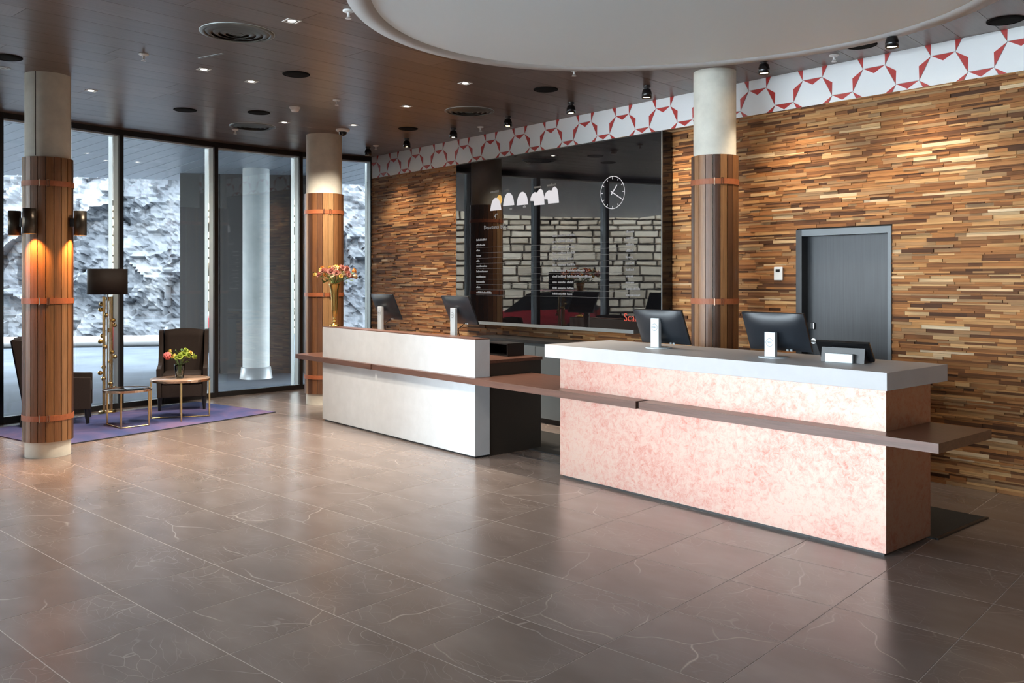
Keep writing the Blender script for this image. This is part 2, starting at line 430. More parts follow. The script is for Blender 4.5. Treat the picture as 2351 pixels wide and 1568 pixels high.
M['soffit'] = plain('grey_soffit_board', (0.42, 0.46, 0.50), 0.35, var=0.08, scale=3)

# ------------------------------------------------------------------ room outline
ZC, YW = 3.655, 7.46
fac = [(-12.27, 7.46), (-12.473, 6.31), (-12.385, 4.938), (-12.144, 3.569), (-11.775, 2.112)]
ang = 19.5
while fac[-1][0] < 3.2:
    p = fac[-1]; a = math.radians(ang)
    fac.append((p[0] + 1.5 * math.sin(a), p[1] - 1.5 * math.cos(a))); ang = min(ang + 5.3, 90)
XR = 4.6
fac.append((XR, fac[-1][1]))
room = fac + [(XR, YW)]                      # counter-clockwise, convex
TY = math.radians(7.55)                      # floor tiles and ceiling boards turn by this against the wall
ct, st_ = math.cos(TY), math.sin(TY)
def from_tile(a, b): return (a * ct - b * st_, a * st_ + b * ct)      # tile frame -> room
def to_tile(x, y): return (x * ct + y * st_, -x * st_ + y * ct)

# window light: portals guide the sky through the glazing
for i in range(len(fac) - 1):
    a, b = Vector((*fac[i], 0)), Vector((*fac[i + 1], 0))
    la = bpy.data.lights.new('window_portal', 'AREA'); la.shape = 'RECTANGLE'
    la.size = (b - a).length; la.size_y = 3.5; la.cycles.is_portal = True
    o = bpy.data.objects.new('window_portal', la); COL.objects.link(o)
    d = (b - a).normalized(); nrm = Vector((-d.y, d.x, 0))
    o.location = (a + b) / 2 + nrm * 0.02 + Vector((0, 0, 1.83))
    o.rotation_euler = nrm.to_track_quat('-Z', 'Z').to_euler()

# ------------------------------------------------------------------ floor
floor = MB().prism(room, -0.06, -0.0008).build('floor', M['grout']); floor['kind'] = 'structure'
T = 0.5985
xs0, ys0 = to_tile(*atz(775.1, 1415.1)[:2])
rest = MB(); ntile = 0
for i in range(-26, 26):
    for j in range(-26, 26):
        g = 0.0026
        a0, b0 = xs0 + i * T, ys0 + j * T
        q = clip_all([from_tile(a0 + g, b0 + g), from_tile(a0 + T - g, b0 + g), from_tile(a0 + T - g, b0 + T - g), from_tile(a0 + g, b0 + T - g)], room)
        if not q or area(q) < 0.002: continue
        c = (sum(p[0] for p in q) / len(q), sum(p[1] for p in q) / len(q))
        if in_view(*c, 0.05) and ntile < 300:
            ntile += 1
            MB().prism([(p[0] - c[0], p[1] - c[1]) for p in q], -0.0008, 0.0).build('tile', M['floor'], floor, loc=(c[0], c[1], 0))
        else: rest.prism(q, -0.0008, 0.0)
o = rest.build('tile_field', M['floor'], floor); o['kind'] = 'stuff'

# ------------------------------------------------------------------ ceiling
ceil = MB().prism(room, ZC + 0.02, ZC + 0.10).build('ceiling', M['void']); ceil['kind'] = 'structure'
rest = MB(); nb = 0; BW, BL = 0.30, 2.4
rg = random.Random(3)
for j in range(-48, 48):
    a_off = rg.random() * BL
    for i in range(-8, 8):
        g = 0.0015
        u0, v0 = i * BL + a_off, j * BW        # boards run along v? they run along the tile frame's second axis
        q = [from_tile(v0 + g, u0 + g), from_tile(v0 + BW - g, u0 + g), from_tile(v0 + BW - g, u0 + BL - g), from_tile(v0 + g, u0 + BL - g)]
        q = clip_all(q, room)
        if not q or area(q) < 0.004: continue
        c = (sum(p[0] for p in q) / len(q), sum(p[1] for p in q) / len(q))
        if in_view(*c, 0.1) and (-C_ * c[0] + S_ * c[1]) > 4.5 and nb < 300:
            nb += 1
            ql = [to_tile(p[0] - c[0], p[1] - c[1]) for p in q]
            MB().prism([(p[1], -p[0]) for p in ql], 0, 0.02).build('board', M['ceil'], ceil, loc=(c[0], c[1], ZC), rot=(0, 0, TY + PI / 2))
        else: rest.prism(q, ZC, ZC + 0.02, col=rg.random())
o = rest.build('board_field', M['ceil_all'], ceil); o['kind'] = 'stuff'

# ------------------------------------------------------------------ rear wall clad in reclaimed wood strips
DX0, DX1, DZ = -4.605, -3.685, 2.155          # door opening
mb = MB().prism([(-12.27, 0), (DX0, 0), (DX0, DZ), (DX1, DZ), (DX1, 0), (XR, 0), (XR, ZC + 0.1), (-12.27, ZC + 0.1)], 0, 0.25)
mb.v = [(p[0], YW + p[2], p[1]) for p in mb.v]
wall = mb.build('wall_rear', M['void']); wall['kind'] = 'structure'
rg = random.Random(5)
pieces = []
z = 0.0
ZB = 3.31
while z < ZB - 0.004:
    h = min(rg.choice((0.012, 0.015, 0.019, 0.023, 0.030)), ZB - z)
    x = -12.27 - rg.random() * 0.3
    while x < XR:
        l = rg.uniform(0.08, 0.26) if rg.random() < 0.55 else rg.uniform(0.20, 0.46)
        x0, x1 = max(x, -12.27), min(x + l, XR)
        segs = [(x0, x1)]
        if z < DZ: segs = [(x0, min(x1, DX0)), (max(x0, DX1), x1)]
        for s0, s1 in segs:
            if s1 - s0 > 0.008 and not (s0 > -9.6 and s1 < -6.2 and 1.2 < z < 3.2):
                pieces.append((s0, s1, z, z + h, rg.choice((0.010, 0.012, 0.014, 0.017, 0.020, 0.024)), min(0.999, max(0.0, rg.betavariate(1.5, 1.7)))))
        x += l
    z += h
def shown(p):
    xm, zm = (p[0] + p[1]) / 2, (p[2] + p[3]) / 2
    fw = -C_ * xm + S_ * YW
    if fw < 1: return 0
    px = CX + F * (S_ * xm + C_ * YW) / fw; py = HOR - F * (zm - H) / fw
    if not (1700 < px < 2351 and 0 < py < 1568): return 0
    # behind the near counter
    if px < 2150 and py > 850: return 0
    return (p[1] - p[0]) * (p[3] - p[2]) / fw ** 2
order = sorted(range(len(pieces)), key=lambda i: -shown(pieces[i]))
single = set(order[:298])
field = MB()
unit = MB().box(-0.5, 0.5, -1, 0, 0, 1).mesh('strip'); unit.materials.append(M['slat_one'])
for i, (x0, x1, z0, z1, d, c) in enumerate(pieces):
    if i in single:
        # geometry kept in metres so that the grain keeps its scale
        MB().box(-(x1 - x0) / 2 + 0.0006, (x1 - x0) / 2 - 0.0006, -d, 0.0, 0.0005, z1 - z0 - 0.0005).build('strip', M['slat_one'], wall, loc=((x0 + x1) / 2, YW, z0), fix=False)
    else:
        field.box(x0 + 0.0006, x1 - 0.0006, YW - d, YW, z0 + 0.0005, z1 - 0.0005, col=c)
bpy.data.meshes.remove(unit)
o = field.build('strip_field', M['slat_all'], wall, fix=False); o['kind'] = 'stuff'

# patterned band: white hexagons with red triangles
band = MB().box(-12.27, XR, YW - 0.012, YW, ZB, ZC).build('trim_1', M['ring']); band['kind'] = 'structure'
PX, ZU, ZL, XP = 0.596, 3.558, 3.372, -3.847      # period, upper and lower node rows, centre of one upper pair
hp, sl = 0.100, 0.098                               # half pair edge, run of a slanted edge
HZ = ZU - ZL
rect = [(-12.27, ZB), (-1.2, ZB), (-1.2, ZC), (-12.27, ZC)]
def band_piece(poly, name, mat, y0, y1, r=rect):
    q = clip_all(poly, r)
    if len(q) < 3 or area(q) < 2e-5: return
    cx_, cz_ = sum(p[0] for p in q) / len(q), sum(p[1] for p in q) / len(q)
    mb = MB().prism([(p[0] - cx_, p[1] - cz_) for p in q], y0, y1)
    mb.v = [(p[0], -p[2], p[1]) for p in mb.v]
    mb.build(name, mat, band, loc=(cx_, YW, cz_))
def ccw(p):
    a = sum(p[i][0] * p[(i + 1) % len(p)][1] - p[(i + 1) % len(p)][0] * p[i][1] for i in range(len(p)))
    return p if a > 0 else p[::-1]
def hexa(cx_, cz_, k=0.985):
    return ccw([(cx_ + k * dx, cz_ + k * dz) for dx, dz in ((hp, HZ), (hp + sl, 0), (hp, -HZ), (-hp, -HZ), (-hp - sl, 0), (-hp, HZ))])
def tri(a, b, side, k=0.94):
    m_ = ((a[0] + b[0]) / 2, (a[1] + b[1]) / 2)
    d = (b[0] - a[0], b[1] - a[1])
    n = (-d[1] * side, d[0] * side)
    ap = (m_[0] + n[0] * 0.285, m_[1] + n[1] * 0.285)
    P = [a, b, ap]
    g = (sum(p[0] for p in P) / 3, sum(p[1] for p in P) / 3)
    return ccw([(g[0] + (p[0] - g[0]) * k, g[1] + (p[1] - g[1]) * k) for p in P])
for k in range(-15, 5):
    xu = XP + k * PX; xl = xu + PX / 2
    for (hx, hz) in ((xu, ZL), (xu, ZU + HZ), (xl, ZU), (xl, ZL - HZ)):
        band_piece(hexa(hx, hz), 'white_tile', M['bandwhite'], 0.012, 0.018)
    uL, uR, lL, lR = (xu - hp, ZU), (xu + hp, ZU), (xl - hp, ZL), (xl + hp, ZL)
    pL = (xl - PX + hp, ZL)                      # lower node to the left of the upper pair
    reds = [tri(uL, uR, -1), tri(pL, uL, 1), tri(uR, lL, 1), tri(lL, lR, -1),
            tri(uL, (xu - hp - sl, ZU + HZ), -1), tri(uR, (xu + hp + sl, ZU + HZ), 1),
            tri(lL, (xl - hp - sl, ZL - HZ), -1), tri(lR, (xl + hp + sl, ZL - HZ), 1)]
    for q in reds: band_piece(q, 'red_tile', M['bandred'], 0.018, 0.021)

# other walls, out of frame
wr = MB().box(XR, XR + 0.2, fac[-1][1], YW, 0, ZC + 0.1).build('wall_right', M['walnutwall']); wr['kind'] = 'structure'

# ------------------------------------------------------------------ glazed facade
for i in range(len(fac) - 1):
    a, b = Vector((*fac[i], 0)), Vector((*fac[i + 1], 0))
    d = b - a; ln = d.length; rz = math.atan2(d.y, d.x)
    w = struct('window_%d' % (i + 1), a); w.rotation_euler = (0, 0, rz)
    # local x runs along the facade, local -y points outdoors
    MB().box(-0.03, 0.03, -0.02, 0.02, 0, ZC).build('mullion_cap', M['black'], w)
    MB().box(-0.028, 0.028, -0.24, -0.02, 0, ZC).build('mullion', M['alu'], w)
    MB().box(0.03, ln - 0.03, -0.03, 0.02, ZC - 0.07, ZC).build('head_rail', M['black'], w)
    MB().box(0.03, ln - 0.03, -0.16, -0.03, ZC - 0.085, ZC).build('head_liner', M['alu'], w)
    MB().box(0.03, ln - 0.03, -0.04, 0.02, 0.0, 0.07).build('sill_rail', M['black'], w)
    MB().box(0.03, ln - 0.03, -0.142, -0.122, 0.0, ZC - 0.085).build('pane', M['glass'], w)

# ------------------------------------------------------------------ dark veneered door in the wall
dr = struct('door_1', (DX0, YW, 0)); W_ = DX1 - DX0
MB().box(0, 0.06, -0.035, 0.12, 0, DZ).build('jamb', M['black'], dr)
MB().box(W_ - 0.03, W_, -0.035, 0.12, 0, DZ).build('jamb', M['cabinet'], dr)
MB().box(0.06, W_ - 0.03, -0.035, 0.12, DZ - 0.06, DZ).build('door_head', M['cabinet'], dr)
leaf = MB().box(0.06, W_ - 0.03, 0.07, 0.11, 0.008, DZ - 0.06).build('door_leaf', M['door'], dr)
hx, _, hz = aty(1862, 783, YW + 0.05)
hd = MB().cyl((0, 0, 0), 0.026, 0, 0.012, 20, Matrix.Rotation(PI / 2, 4, 'X')).tube([(0, -0.01, 0), (0, -0.05, 0), (0.02, -0.055, 0), (0.11, -0.055, 0)], 0.009).build('handle', M['steel'], leaf, loc=(hx - DX0 + 0.02, 0.07, hz))
rx, _, rz_ = aty(1860, 748, YW + 0.05)
rd = MB().box(-0.04, 0.04, -0.018, 0, -0.032, 0.032).build('lock_plate', M['black'], leaf, bevel=0.004, loc=(rx - DX0, 0.07, rz_))
MB().box(0.032, 0.041, -0.021, -0.017, -0.026, 0.026).build('edge_strip', M['steel'], leaf, loc=(rx - DX0, 0.07, rz_))

# thermostat on the wall
kx, _, kz = aty(1789.5, 628, YW - 0.03)
k = thing('wall_thermostat', 'small white thermostat plate with a dark display on the wooden wall', 'thermostat', (kx, YW - 0.034, kz))
MB().box(-0.045, 0.045, -0.022, 0, -0.065, 0.065).build('housing', M['whiteplastic'], k, bevel=0.005)
MB().box(-0.024, 0.02, -0.024, -0.0215, 0.015, 0.042).build('display', M['black'], k)

# ------------------------------------------------------------------ round white ceiling panel with grey ring
PC = (-3.88, 4.69)
def disc_r(t): return 2.25 + 0.07 * math.cos(3 * (t - math.radians(183))) + 0.035 * math.cos(2 * (t - math.radians(10)))
NP = 120
outp = [(PC[0] + disc_r(2 * PI * i / NP) * math.cos(2 * PI * i / NP), PC[1] + disc_r(2 * PI * i / NP) * math.sin(2 * PI * i / NP)) for i in range(NP)]
cp = thing('ceiling_panel', 'large round white ceiling panel with a grey rim above the counters', 'ceiling panel', (PC[0], PC[1], ZC))
ri = MB()
vs = []
for i in range(NP):
    t = 2 * PI * i / NP; R = disc_r(t); cs, sn = math.cos(t), math.sin(t)
    for rr, zz in ((R, 0.0), (R, -0.03), (R - 0.15, -0.045), (R - 0.17, -0.02)):
        vs.append((rr * cs, rr * sn, zz))
fs = [(4 * i + k_, 4 * i + k_ + 1, 4 * ((i + 1) % NP) + k_ + 1, 4 * ((i + 1) % NP) + k_) for i in range(NP) for k_ in range(3)]
ri.add(vs, fs, True); ri.build('rim', M['ring'], cp)
MB().prism([((disc_r(2 * PI * i / NP) - 0.17) * math.cos(2 * PI * i / NP), (disc_r(2 * PI * i / NP) - 0.17) * math.sin(2 * PI * i / NP)) for i in range(NP)], -0.025, -0.002).build('disc', M['ceilwhite'], cp)

# ------------------------------------------------------------------ columns
VIEW = lambda x, y: math.atan2(-y, -x)         # direction from a point towards the camera
def column(label, x, y, r, strap_da, nplank=20, seam=False):
    c = thing('column', label, 'column', (x, y, 0), 0, 'round columns wrapped in walnut planks')
    MB().lathe([(r, 0), (r, ZC)], 48).build('concrete_shaft', M['concrete'], c)
    t0 = VIEW(x, y)
    if seam:
        for da in (0.55, -1.32):
            a = t0 - da
            MB().box(r - 0.004, r + 0.0012, -0.003, 0.003, 2.86, ZC, M=Matrix.Rotation(a, 4, 'Z')).build('casting_seam', M['void'], c)
    ri_, ro = r + 0.001, r + 0.021
    da = 2 * PI / nplank; g = 0.003 / r
    mb = MB(); n = 3; vs = []
    for z_ in (0.15, 2.85):
        for rr in (ri_, ro):
            for i in range(n + 1):
                a = -da / 2 + g + (da - 2 * g) * i / n
                vs.append((rr * math.cos(a), rr * math.sin(a), z_))
    k_ = n + 1
    fs = []
    for i in range(n):
        fs += [(k_ + i, k_ + i + 1, 3 * k_ + i + 1, 3 * k_ + i), (i, i + 1, k_ + i + 1, k_ + i), (2 * k_ + i, 2 * k_ + i + 1, 3 * k_ + i + 1, 3 * k_ + i), (i, i + 1, 2 * k_ + i + 1, 2 * k_ + i)]
    fs += [(0, k_, 3 * k_, 2 * k_), (n, k_ + n, 3 * k_ + n, 2 * k_ + n)]
    me = mb.add(vs, fs).mesh('plank'); me.materials.append(M['walnut'])
    for i in range(nplank): link('plank', me, None, c, rot=(0, 0, t0 + i * da + 0.07))
    rs_ = ro + 0.001
    for zs in (0.375, 1.485, 2.60):
        s = MB().lathe([(rs_, zs - 0.026), (rs_ + 0.005, zs - 0.026), (rs_ + 0.005, zs + 0.026), (rs_, zs + 0.026), (rs_, zs - 0.026)], 48, smooth=False, cap=False).build('strap', M['leather'], c)
        for q, da_ in enumerate((strap_da - 0.16, strap_da + 0.16)):
            Mx = Matrix.Rotation(t0 + da_, 4, 'Z'); b_ = MB(); R0, R1 = rs_ + 0.003, rs_ + 0.010
            hh, ww = 0.034, (0.012 if q else 0.005)
            b_.box(R0, R1, -ww, -ww + 0.004, zs - hh, zs + hh, M=Mx).box(R0, R1, ww - 0.004, ww, zs - hh, zs + hh, M=Mx)
            b_.box(R0, R1, -ww, ww, zs + hh - 0.005, zs + hh, M=Mx).box(R0, R1, -ww, ww, zs - hh, zs - hh + 0.005, M=Mx)
            b_.build('buckle', M['rosegold'], s)
    return c
colA = column('walnut-wrapped column carrying black sconces, beside the lounge rug', -9.385, 2.09, 0.200, -0.15, 20, True)
colB = column('walnut-wrapped column behind the tall gold vase', -10.85, 5.84, 0.240, 0.15, 22)
colC = column('walnut-wrapped column rising behind the pink counter, between two monitors', -5.13, 6.88, 0.198, 0.15, 20)

# ------------------------------------------------------------------ sconces on the near-left column
t0 = VIEW(-9.385, 2.09)
for da, lab in ((math.radians(-61), 'black tube sconce on the right flank of the nearest column'),
                (math.radians(29), 'black tube sconce on the front of the nearest column'),
                (math.radians(115), 'black tube sconce on the left flank of the nearest column')):
    a = t0 - da
    ax, ay = -9.385 + 0.315 * math.cos(a), 2.09 + 0.315 * math.sin(a)
    s = thing('wall_sconce', lab, 'sconce', (ax, ay, 2.115), a, 'black tube sconces on the nearest column')
    MB().lathe([(0.054, 0.0), (0.057, 0.0), (0.057, 0.235), (0.054, 0.235), (0.054, 0.0)], 32, cap=False).build('tube', M['bronze'], s)
    MB().lathe([(0.0001, 0.115), (0.0535, 0.115), (0.0535, 0.125), (0.0001, 0.125)], 24).build('baffle', M['black'], s)
    MB().box(-0.092, -0.055, -0.02, 0.02, 0.085, 0.165).build('bracket', M['black'], s)
    MB().lathe([(0.0001, 0.07), (0.022, 0.075), (0.028, 0.095), (0.02, 0.113), (0.0001, 0.114)], 16).build('bulb', M['amber_light'], s)
    la = bpy.data.lights.new('sconce_light', 'SPOT'); la.energy = 26; la.color = (1.0, 0.46, 0.14); la.spot_size = math.radians(95); la.spot_blend = 0.8; la.shadow_soft_size = 0.02
    lo = bpy.data.objects.new('sconce_light', la); COL.objects.link(lo); lo.parent = s; lo.location = (0, 0, 0.06)

# ------------------------------------------------------------------ reception counters
P1 = (-9.53, 5.11)
wc = thing('reception_counter', 'white reception counter with a pale front panel, beside the gold vase', 'counter', (-8.045, 5.11, 0))
x0, x1 = -1.487, 1.487
MB().box(x0 + 0.02, x1 - 0.02, 0.015, 0.17, 0, 0.018).build('plinth', M['black'], wc)
MB().box(x0, x1, 0.0, 0.18, 0.018, 1.118).build('front_panel', M['whitepanel'], wc, bevel=0.002)
MB().box(x0 + 0.002, x1 - 0.002, 0.002, 0.178, 1.118, 1.128).build('top_strip', M['ledge'], wc)
sdk = thing('staff_desk', 'dark brown staff desk with a walnut top behind the white counter', 'desk', (-8.045, 5.11, 0))
MB().box(x1 - 0.05, x1 - 0.012, 0.182, 0.85, 0.0, 0.885).build('side_panel', M['darkbrown'], sdk)
MB().box(x0 + 0.012, x0 + 0.05, 0.182, 0.85, 0.0, 0.885).build('side_panel', M['darkbrown'], sdk)
MB().box(x0 + 0.01, x1, 0.182, 0.86, 0.885, 0.915).build('desk_top', M['ledge'], sdk)
MB().box(x0 + 0.05, x1 - 0.05, 0.182, 0.20, 0.0, 0.885).build('back_panel', M['darkbrown'], sdk)

pc = thing('reception_counter', 'pink mottled reception counter with an overhanging pale grey slab top', 'counter', (-4.05, 5.20, 0))
x0, x1 = -5.489 + 4.05, -2.612 + 4.05
MB().box(x0 + 0.02, x1 - 0.02, 0.02, 0.57, 0, 0.02).build('plinth', M['black'], pc)
MB().box(x0, x1, 0.0, 0.03, 0.02, 1.012).build('front_panel', M['pink'], pc)
MB().box(x1 - 0.03, x1, 0.03, 0.595, 0.02, 1.012).build('side_panel', M['pink'], pc)
MB().box(x0, x0 + 0.03, 0.03, 0.595, 0.02, 1.012).build('side_panel', M['pink'], pc)
MB().box(x0 + 0.03, x1 - 0.03, 0.55, 0.595, 0.02, 1.012).build('back_panel', M['darkbrown'], pc)
MB().box(-5.671 + 4.05, x1 + 0.012, -0.012, 0.82, 1.012, 1.124).build('slab_top', M['slab'], pc, bevel=0.003)

# long walnut ledge along both counters
ZS0, ZS1, YF = 0.706, 0.763, 5.05
lg = thing('counter_ledge', 'long walnut bag ledge running along both reception counters', 'ledge', (0, 0, ZS0))
WXa, WXb, PXa, PXb = -9.533, -6.556, -5.491, -2.610
segs = [[(-10.12, YF), (-8.335, YF), (-8.335, 5.108), (WXa, 5.108), (WXa, 5.70), (-10.12, 5.70)],
        [(-8.305, YF), (-4.497, YF), (-4.497, 5.198), (PXa, 5.198), (PXa, 5.82), (WXb, 5.82), (WXb, 5.108), (-8.305, 5.108)],
        [(-4.465, YF), (-2.231, YF), (-2.231, 5.78), (PXb, 5.78), (PXb, 5.198), (-4.465, 5.198)]]
for q in segs: MB().prism(q, 0, ZS1 - ZS0).build('board', M['ledge'], lg)
for xx, yy in ((-8.32, 5.108), (-4.481, 5.198)):
    MB().box(xx - 0.0149, xx + 0.0149, YF + 0.03, yy, 0.004, ZS1 - ZS0 - 0.004).build('joint_strip', M['black'], lg)

# dark cubby standing on the staff desk
tx, ty, _ = atz(1166, 812, 0.915)
cb = thing('desk_cubby', 'small black open cubby standing on the white counter\'s staff desk', 'cubby', (-6.97, 5.80, 0.915))
MB().box(-0.20, 0.20, -0.11, 0.11, 0, 0.012).build('base_board', M['black'], cb)
MB().box(-0.20, 0.20, -0.11, 0.11, 0.118, 0.13).build('top_board', M['black'], cb)
for s in (-1, 1): MB().box(s * 0.194 - 0.006, s * 0.194 + 0.006, -0.11, 0.11, 0.012, 0.118).build('side_board', M['black'], cb)
MB().box(-0.188, 0.188, 0.098, 0.11, 0.012, 0.118).build('back_board', M['black'], cb)

# back counter below the screen
bc = thing('back_counter', 'low slate-grey cabinet run with a black top under the big screen', 'cabinet', (-7.185, 6.95, 0))
x0, x1 = -8.95 + 7.185, -5.40 + 7.185
MB().box(x0 + 0.02, x1 - 0.02, 0.05, 0.45, 0, 0.06).build('plinth', M['black'], bc)
MB().box(x0, x1, 0.02, 0.455, 0.06, 0.935).build('carcass', M['cabinet'], bc)
MB().box(x0 - 0.01, x1 + 0.01, -0.01, 0.465, 0.935, 0.965).build('worktop', M['black'], bc)
nd = 6
for i in range(nd):
    w_ = (x1 - x0) / nd
    MB().box(x0 + i * w_ + 0.003, x0 + (i + 1) * w_ - 0.003, 0, 0.02, 0.065, 0.90).build('cabinet_door', M['cabinet'], bc, bevel=0.002)

# floor mats behind the counters
for (xa, xb, lab) in ((-9.3, -5.75, 'black rubber floor mat behind the white counter'), (-5.35, -2.576, 'black rubber floor mat sticking out behind the pink counter')):
    mt = thing('floor_mat', lab, 'mat', ((xa + xb) / 2, 6.2, 0), 0, 'black mats behind the counters')
    w_ = (xb - xa) / 2
    MB().box(-w_, w_, -0.40, 0.395, 0.0, 0.008).build('mat_sheet', M['mat'], mt)
    for sx in (-1, 1): MB().box(sx * w_ - 0.012, sx * w_ + 0.012, -0.40, 0.395, 0.0, 0.011).build('edging', M['black'], mt)

# ------------------------------------------------------------------ big black screen with clock, weather and departures
YS = 7.26
SX0, SX1, SZ0, SZ1 = -9.742, -6.095, 1.135, 3.268
ms = thing('media_screen', 'large glossy black information screen with clock and departures on the wooden wall', 'screen', ((SX0 + SX1) / 2, YS, SZ0))
ox, oz = (SX0 + SX1) / 2, SZ0
hw = (SX1 - SX0) / 2; hh = SZ1 - SZ0
MB().box(-hw, hw, 0.012, YW - 0.036 - YS, 0.0, hh).build('housing', M['blackgloss'], ms)
glass = MB().box(-hw + 0.012, hw - 0.012, 0.0, 0.012, 0.0, hh - 0.012).build('screen_glass', M['screen'], ms)
MB().box(-hw, -hw + 0.012, 0, 0.012, 0, hh).build('bezel', M['black'], ms)
MB().box(hw - 0.008, hw, 0, 0.012, 0, hh).build('bezel', M['rail'], ms)
MB().box(-hw, hw - 0.008, 0, 0.012, hh - 0.012, hh).build('bezel', M['black'], ms)
MB().box(-hw + 0.25, hw - 0.40, 0.0, 0.15, -0.04, 0.0).build('bottom_rail', M['rail'], ms)
def sp(px, py):
    p = aty(px, py, YS); return p[0] - ox, p[2] - oz
def on_screen(name, mb, mat, parent=None): return mb.build(name, mat, parent or ms)
def flat(poly, y0=-0.0025, y1=-0.0005):
    mb = MB().prism(ccw(poly), -y1, -y0); mb.v = [(p[0], -p[2], p[1]) for p in mb.v]; return mb
def lettering(txt, x, z_, size, mat, align='LEFT'):
    o_ = link('lettering', text_mesh(txt, size, align), mat, ms, (x, -0.0015, z_), (PI / 2, 0, 0)); return o_
# clock
ckx, ckz = sp(1406.5, 442)
R = 0.185
ring = MB()
n = 64
vs = []
for i in range(n):
    a = 2 * PI * i / n
    for rr in (R - 0.007, R): vs.append((ckx + rr * math.cos(a), -0.0015, ckz + rr * math.sin(a)))
ring.add(vs, [(2 * i, 2 * i + 1, 2 * ((i + 1) % n) + 1, 2 * ((i + 1) % n)) for i in range(n)])
ck = on_screen('clock_ring', ring, M['scr_white'])
def bar(cx_, cz_, a, r0, r1, w_):
    ux, uz = math.sin(a), math.cos(a); vx, vz = uz, -ux
    return flat([(cx_ + ux * r + vx * s * w_, cz_ + uz * r + vz * s * w_) for r, s in ((r0, -1), (r1, -1), (r1, 1), (r0, 1))])
for i in range(12): on_screen('hour_mark', bar(ckx, ckz, 2 * PI * i / 12, R - 0.035, R - 0.007, 0.003), M['scr_white'], ck)
on_screen('hour_hand', bar(ckx, ckz, math.radians(40), -0.03, 0.105, 0.006), M['scr_white'], ck)
on_screen('minute_hand', bar(ckx, ckz, math.radians(120), -0.03, 0.155, 0.005), M['scr_white'], ck)
# weather icons: clouds, the first with a sun behind it, the last two with a second puff
for i, (px, py) in enumerate(((1138.5, 483), (1168, 472), (1199.5, 470.5), (1234, 471), (1266.5, 467))):
    x, z_ = sp(px, py)
    w_, h_ = 0.112, 0.165
    if i == 0:
        on_screen('sun_icon', flat([(x + 0.075 + 0.055 * math.cos(2 * PI * k_ / 20), z_ + 0.135 + 0.06 * math.sin(2 * PI * k_ / 20)) for k_ in range(20)], -0.0012), M['scr_yellow'])
    if i < 3:
        q = [(x - w_, z_), (x + w_, z_)] + [(x + w_ * math.cos(a) * (0.96 if math.sin(a) > 0.2 else 1), z_ + h_ * math.sin(a)) for a in [PI * k_ / 14 for k_ in range(1, 14)]]
    else:
        q = [(x - 0.06, z_), (x + 0.13, z_), (x + 0.12, z_ + 0.10), (x + 0.10, z_ + 0.17), (x + 0.06, z_ + 0.20), (x + 0.02, z_ + 0.185), (x, z_ + 0.155),
             (x - 0.05, z_ + 0.165), (x - 0.10, z_ + 0.14), (x - 0.13, z_ + 0.09), (x - 0.13, z_ + 0.06), (x - 0.07, z_ + 0.055)]
    on_screen('weather_icon', flat(q), M['scr_white'])
# small unreadable lines of type, kept as rows of tiny bars
rg = random.Random(9)
def smudge(x, z_, length, h_=0.026, mat='scr_dim'):
    mb = MB(); p = 0
    while p < length:
        w_ = rg.uniform(0.010, 0.017); hh_ = h_ * rg.choice((0.7, 0.7, 1.0))
        mb.box(x + p, x + p + w_, -0.0022, -0.0005, z_ - h_ / 2, z_ - h_ / 2 + hh_); p += w_ + 0.005
    return on_screen('text_line', mb, M[mat])
for px, py, l in ((1127, 441, 0.16), (1158, 437, 0.10), (1226, 430, 0.12), (1256, 425.5, 0.16)): smudge(*sp(px, py), l, 0.03, 'scr_line')
for px, py in ((1170, 479), (1201, 474)): smudge(*sp(px, py), 0.05, 0.03, 'scr_dim')
lettering('4', *sp(1137, 497), 0.085, M['scr_dim'], 'CENTER')
lettering('°', *sp(1141.5, 496), 0.085, M['scr_dim'], 'CENTER')
lettering('Departures', *sp(1111, 523), 0.068, M['scr_dim'])
lettering('BGO', *sp(1149, 521), 0.068, M['scr_dim'])
lettering('Scandic', *sp(1432, 729), 0.125, M['scr_red'])
xa, za = sp(1094, 551); xb, zb = sp(1094, 671); xe = sp(1446, 600)[0]
lens = (0.21, 0.19, 0.07, 0.10, 0.07, 0.21, 0.23, 0.19, 0.18, 0.07, 0.32)
xm = [sp(px, 600)[0] for px in (1269, 1281, 1302, 1437)]
for i, l in enumerate(lens):
    zz = za + (zb - za) * i / 10
    smudge(xa, zz, l)
    smudge(xm[0], zz, 0.07); smudge(xm[1], zz, 0.13); smudge(xm[2], zz, (0.14, 0.10, 0.12, 0.13, 0.10, 0.12, 0.30, 0.42, 0.10, 0.10, 0.09)[i])
    smudge(xm[3], zz, 0.11 if i < 9 else 0.2)
    if i: on_screen('ruled_line', MB().box(xa, xe + 0.1, -0.0015, -0.0005, zz - 0.036, zz - 0.033), M['scr_line'])

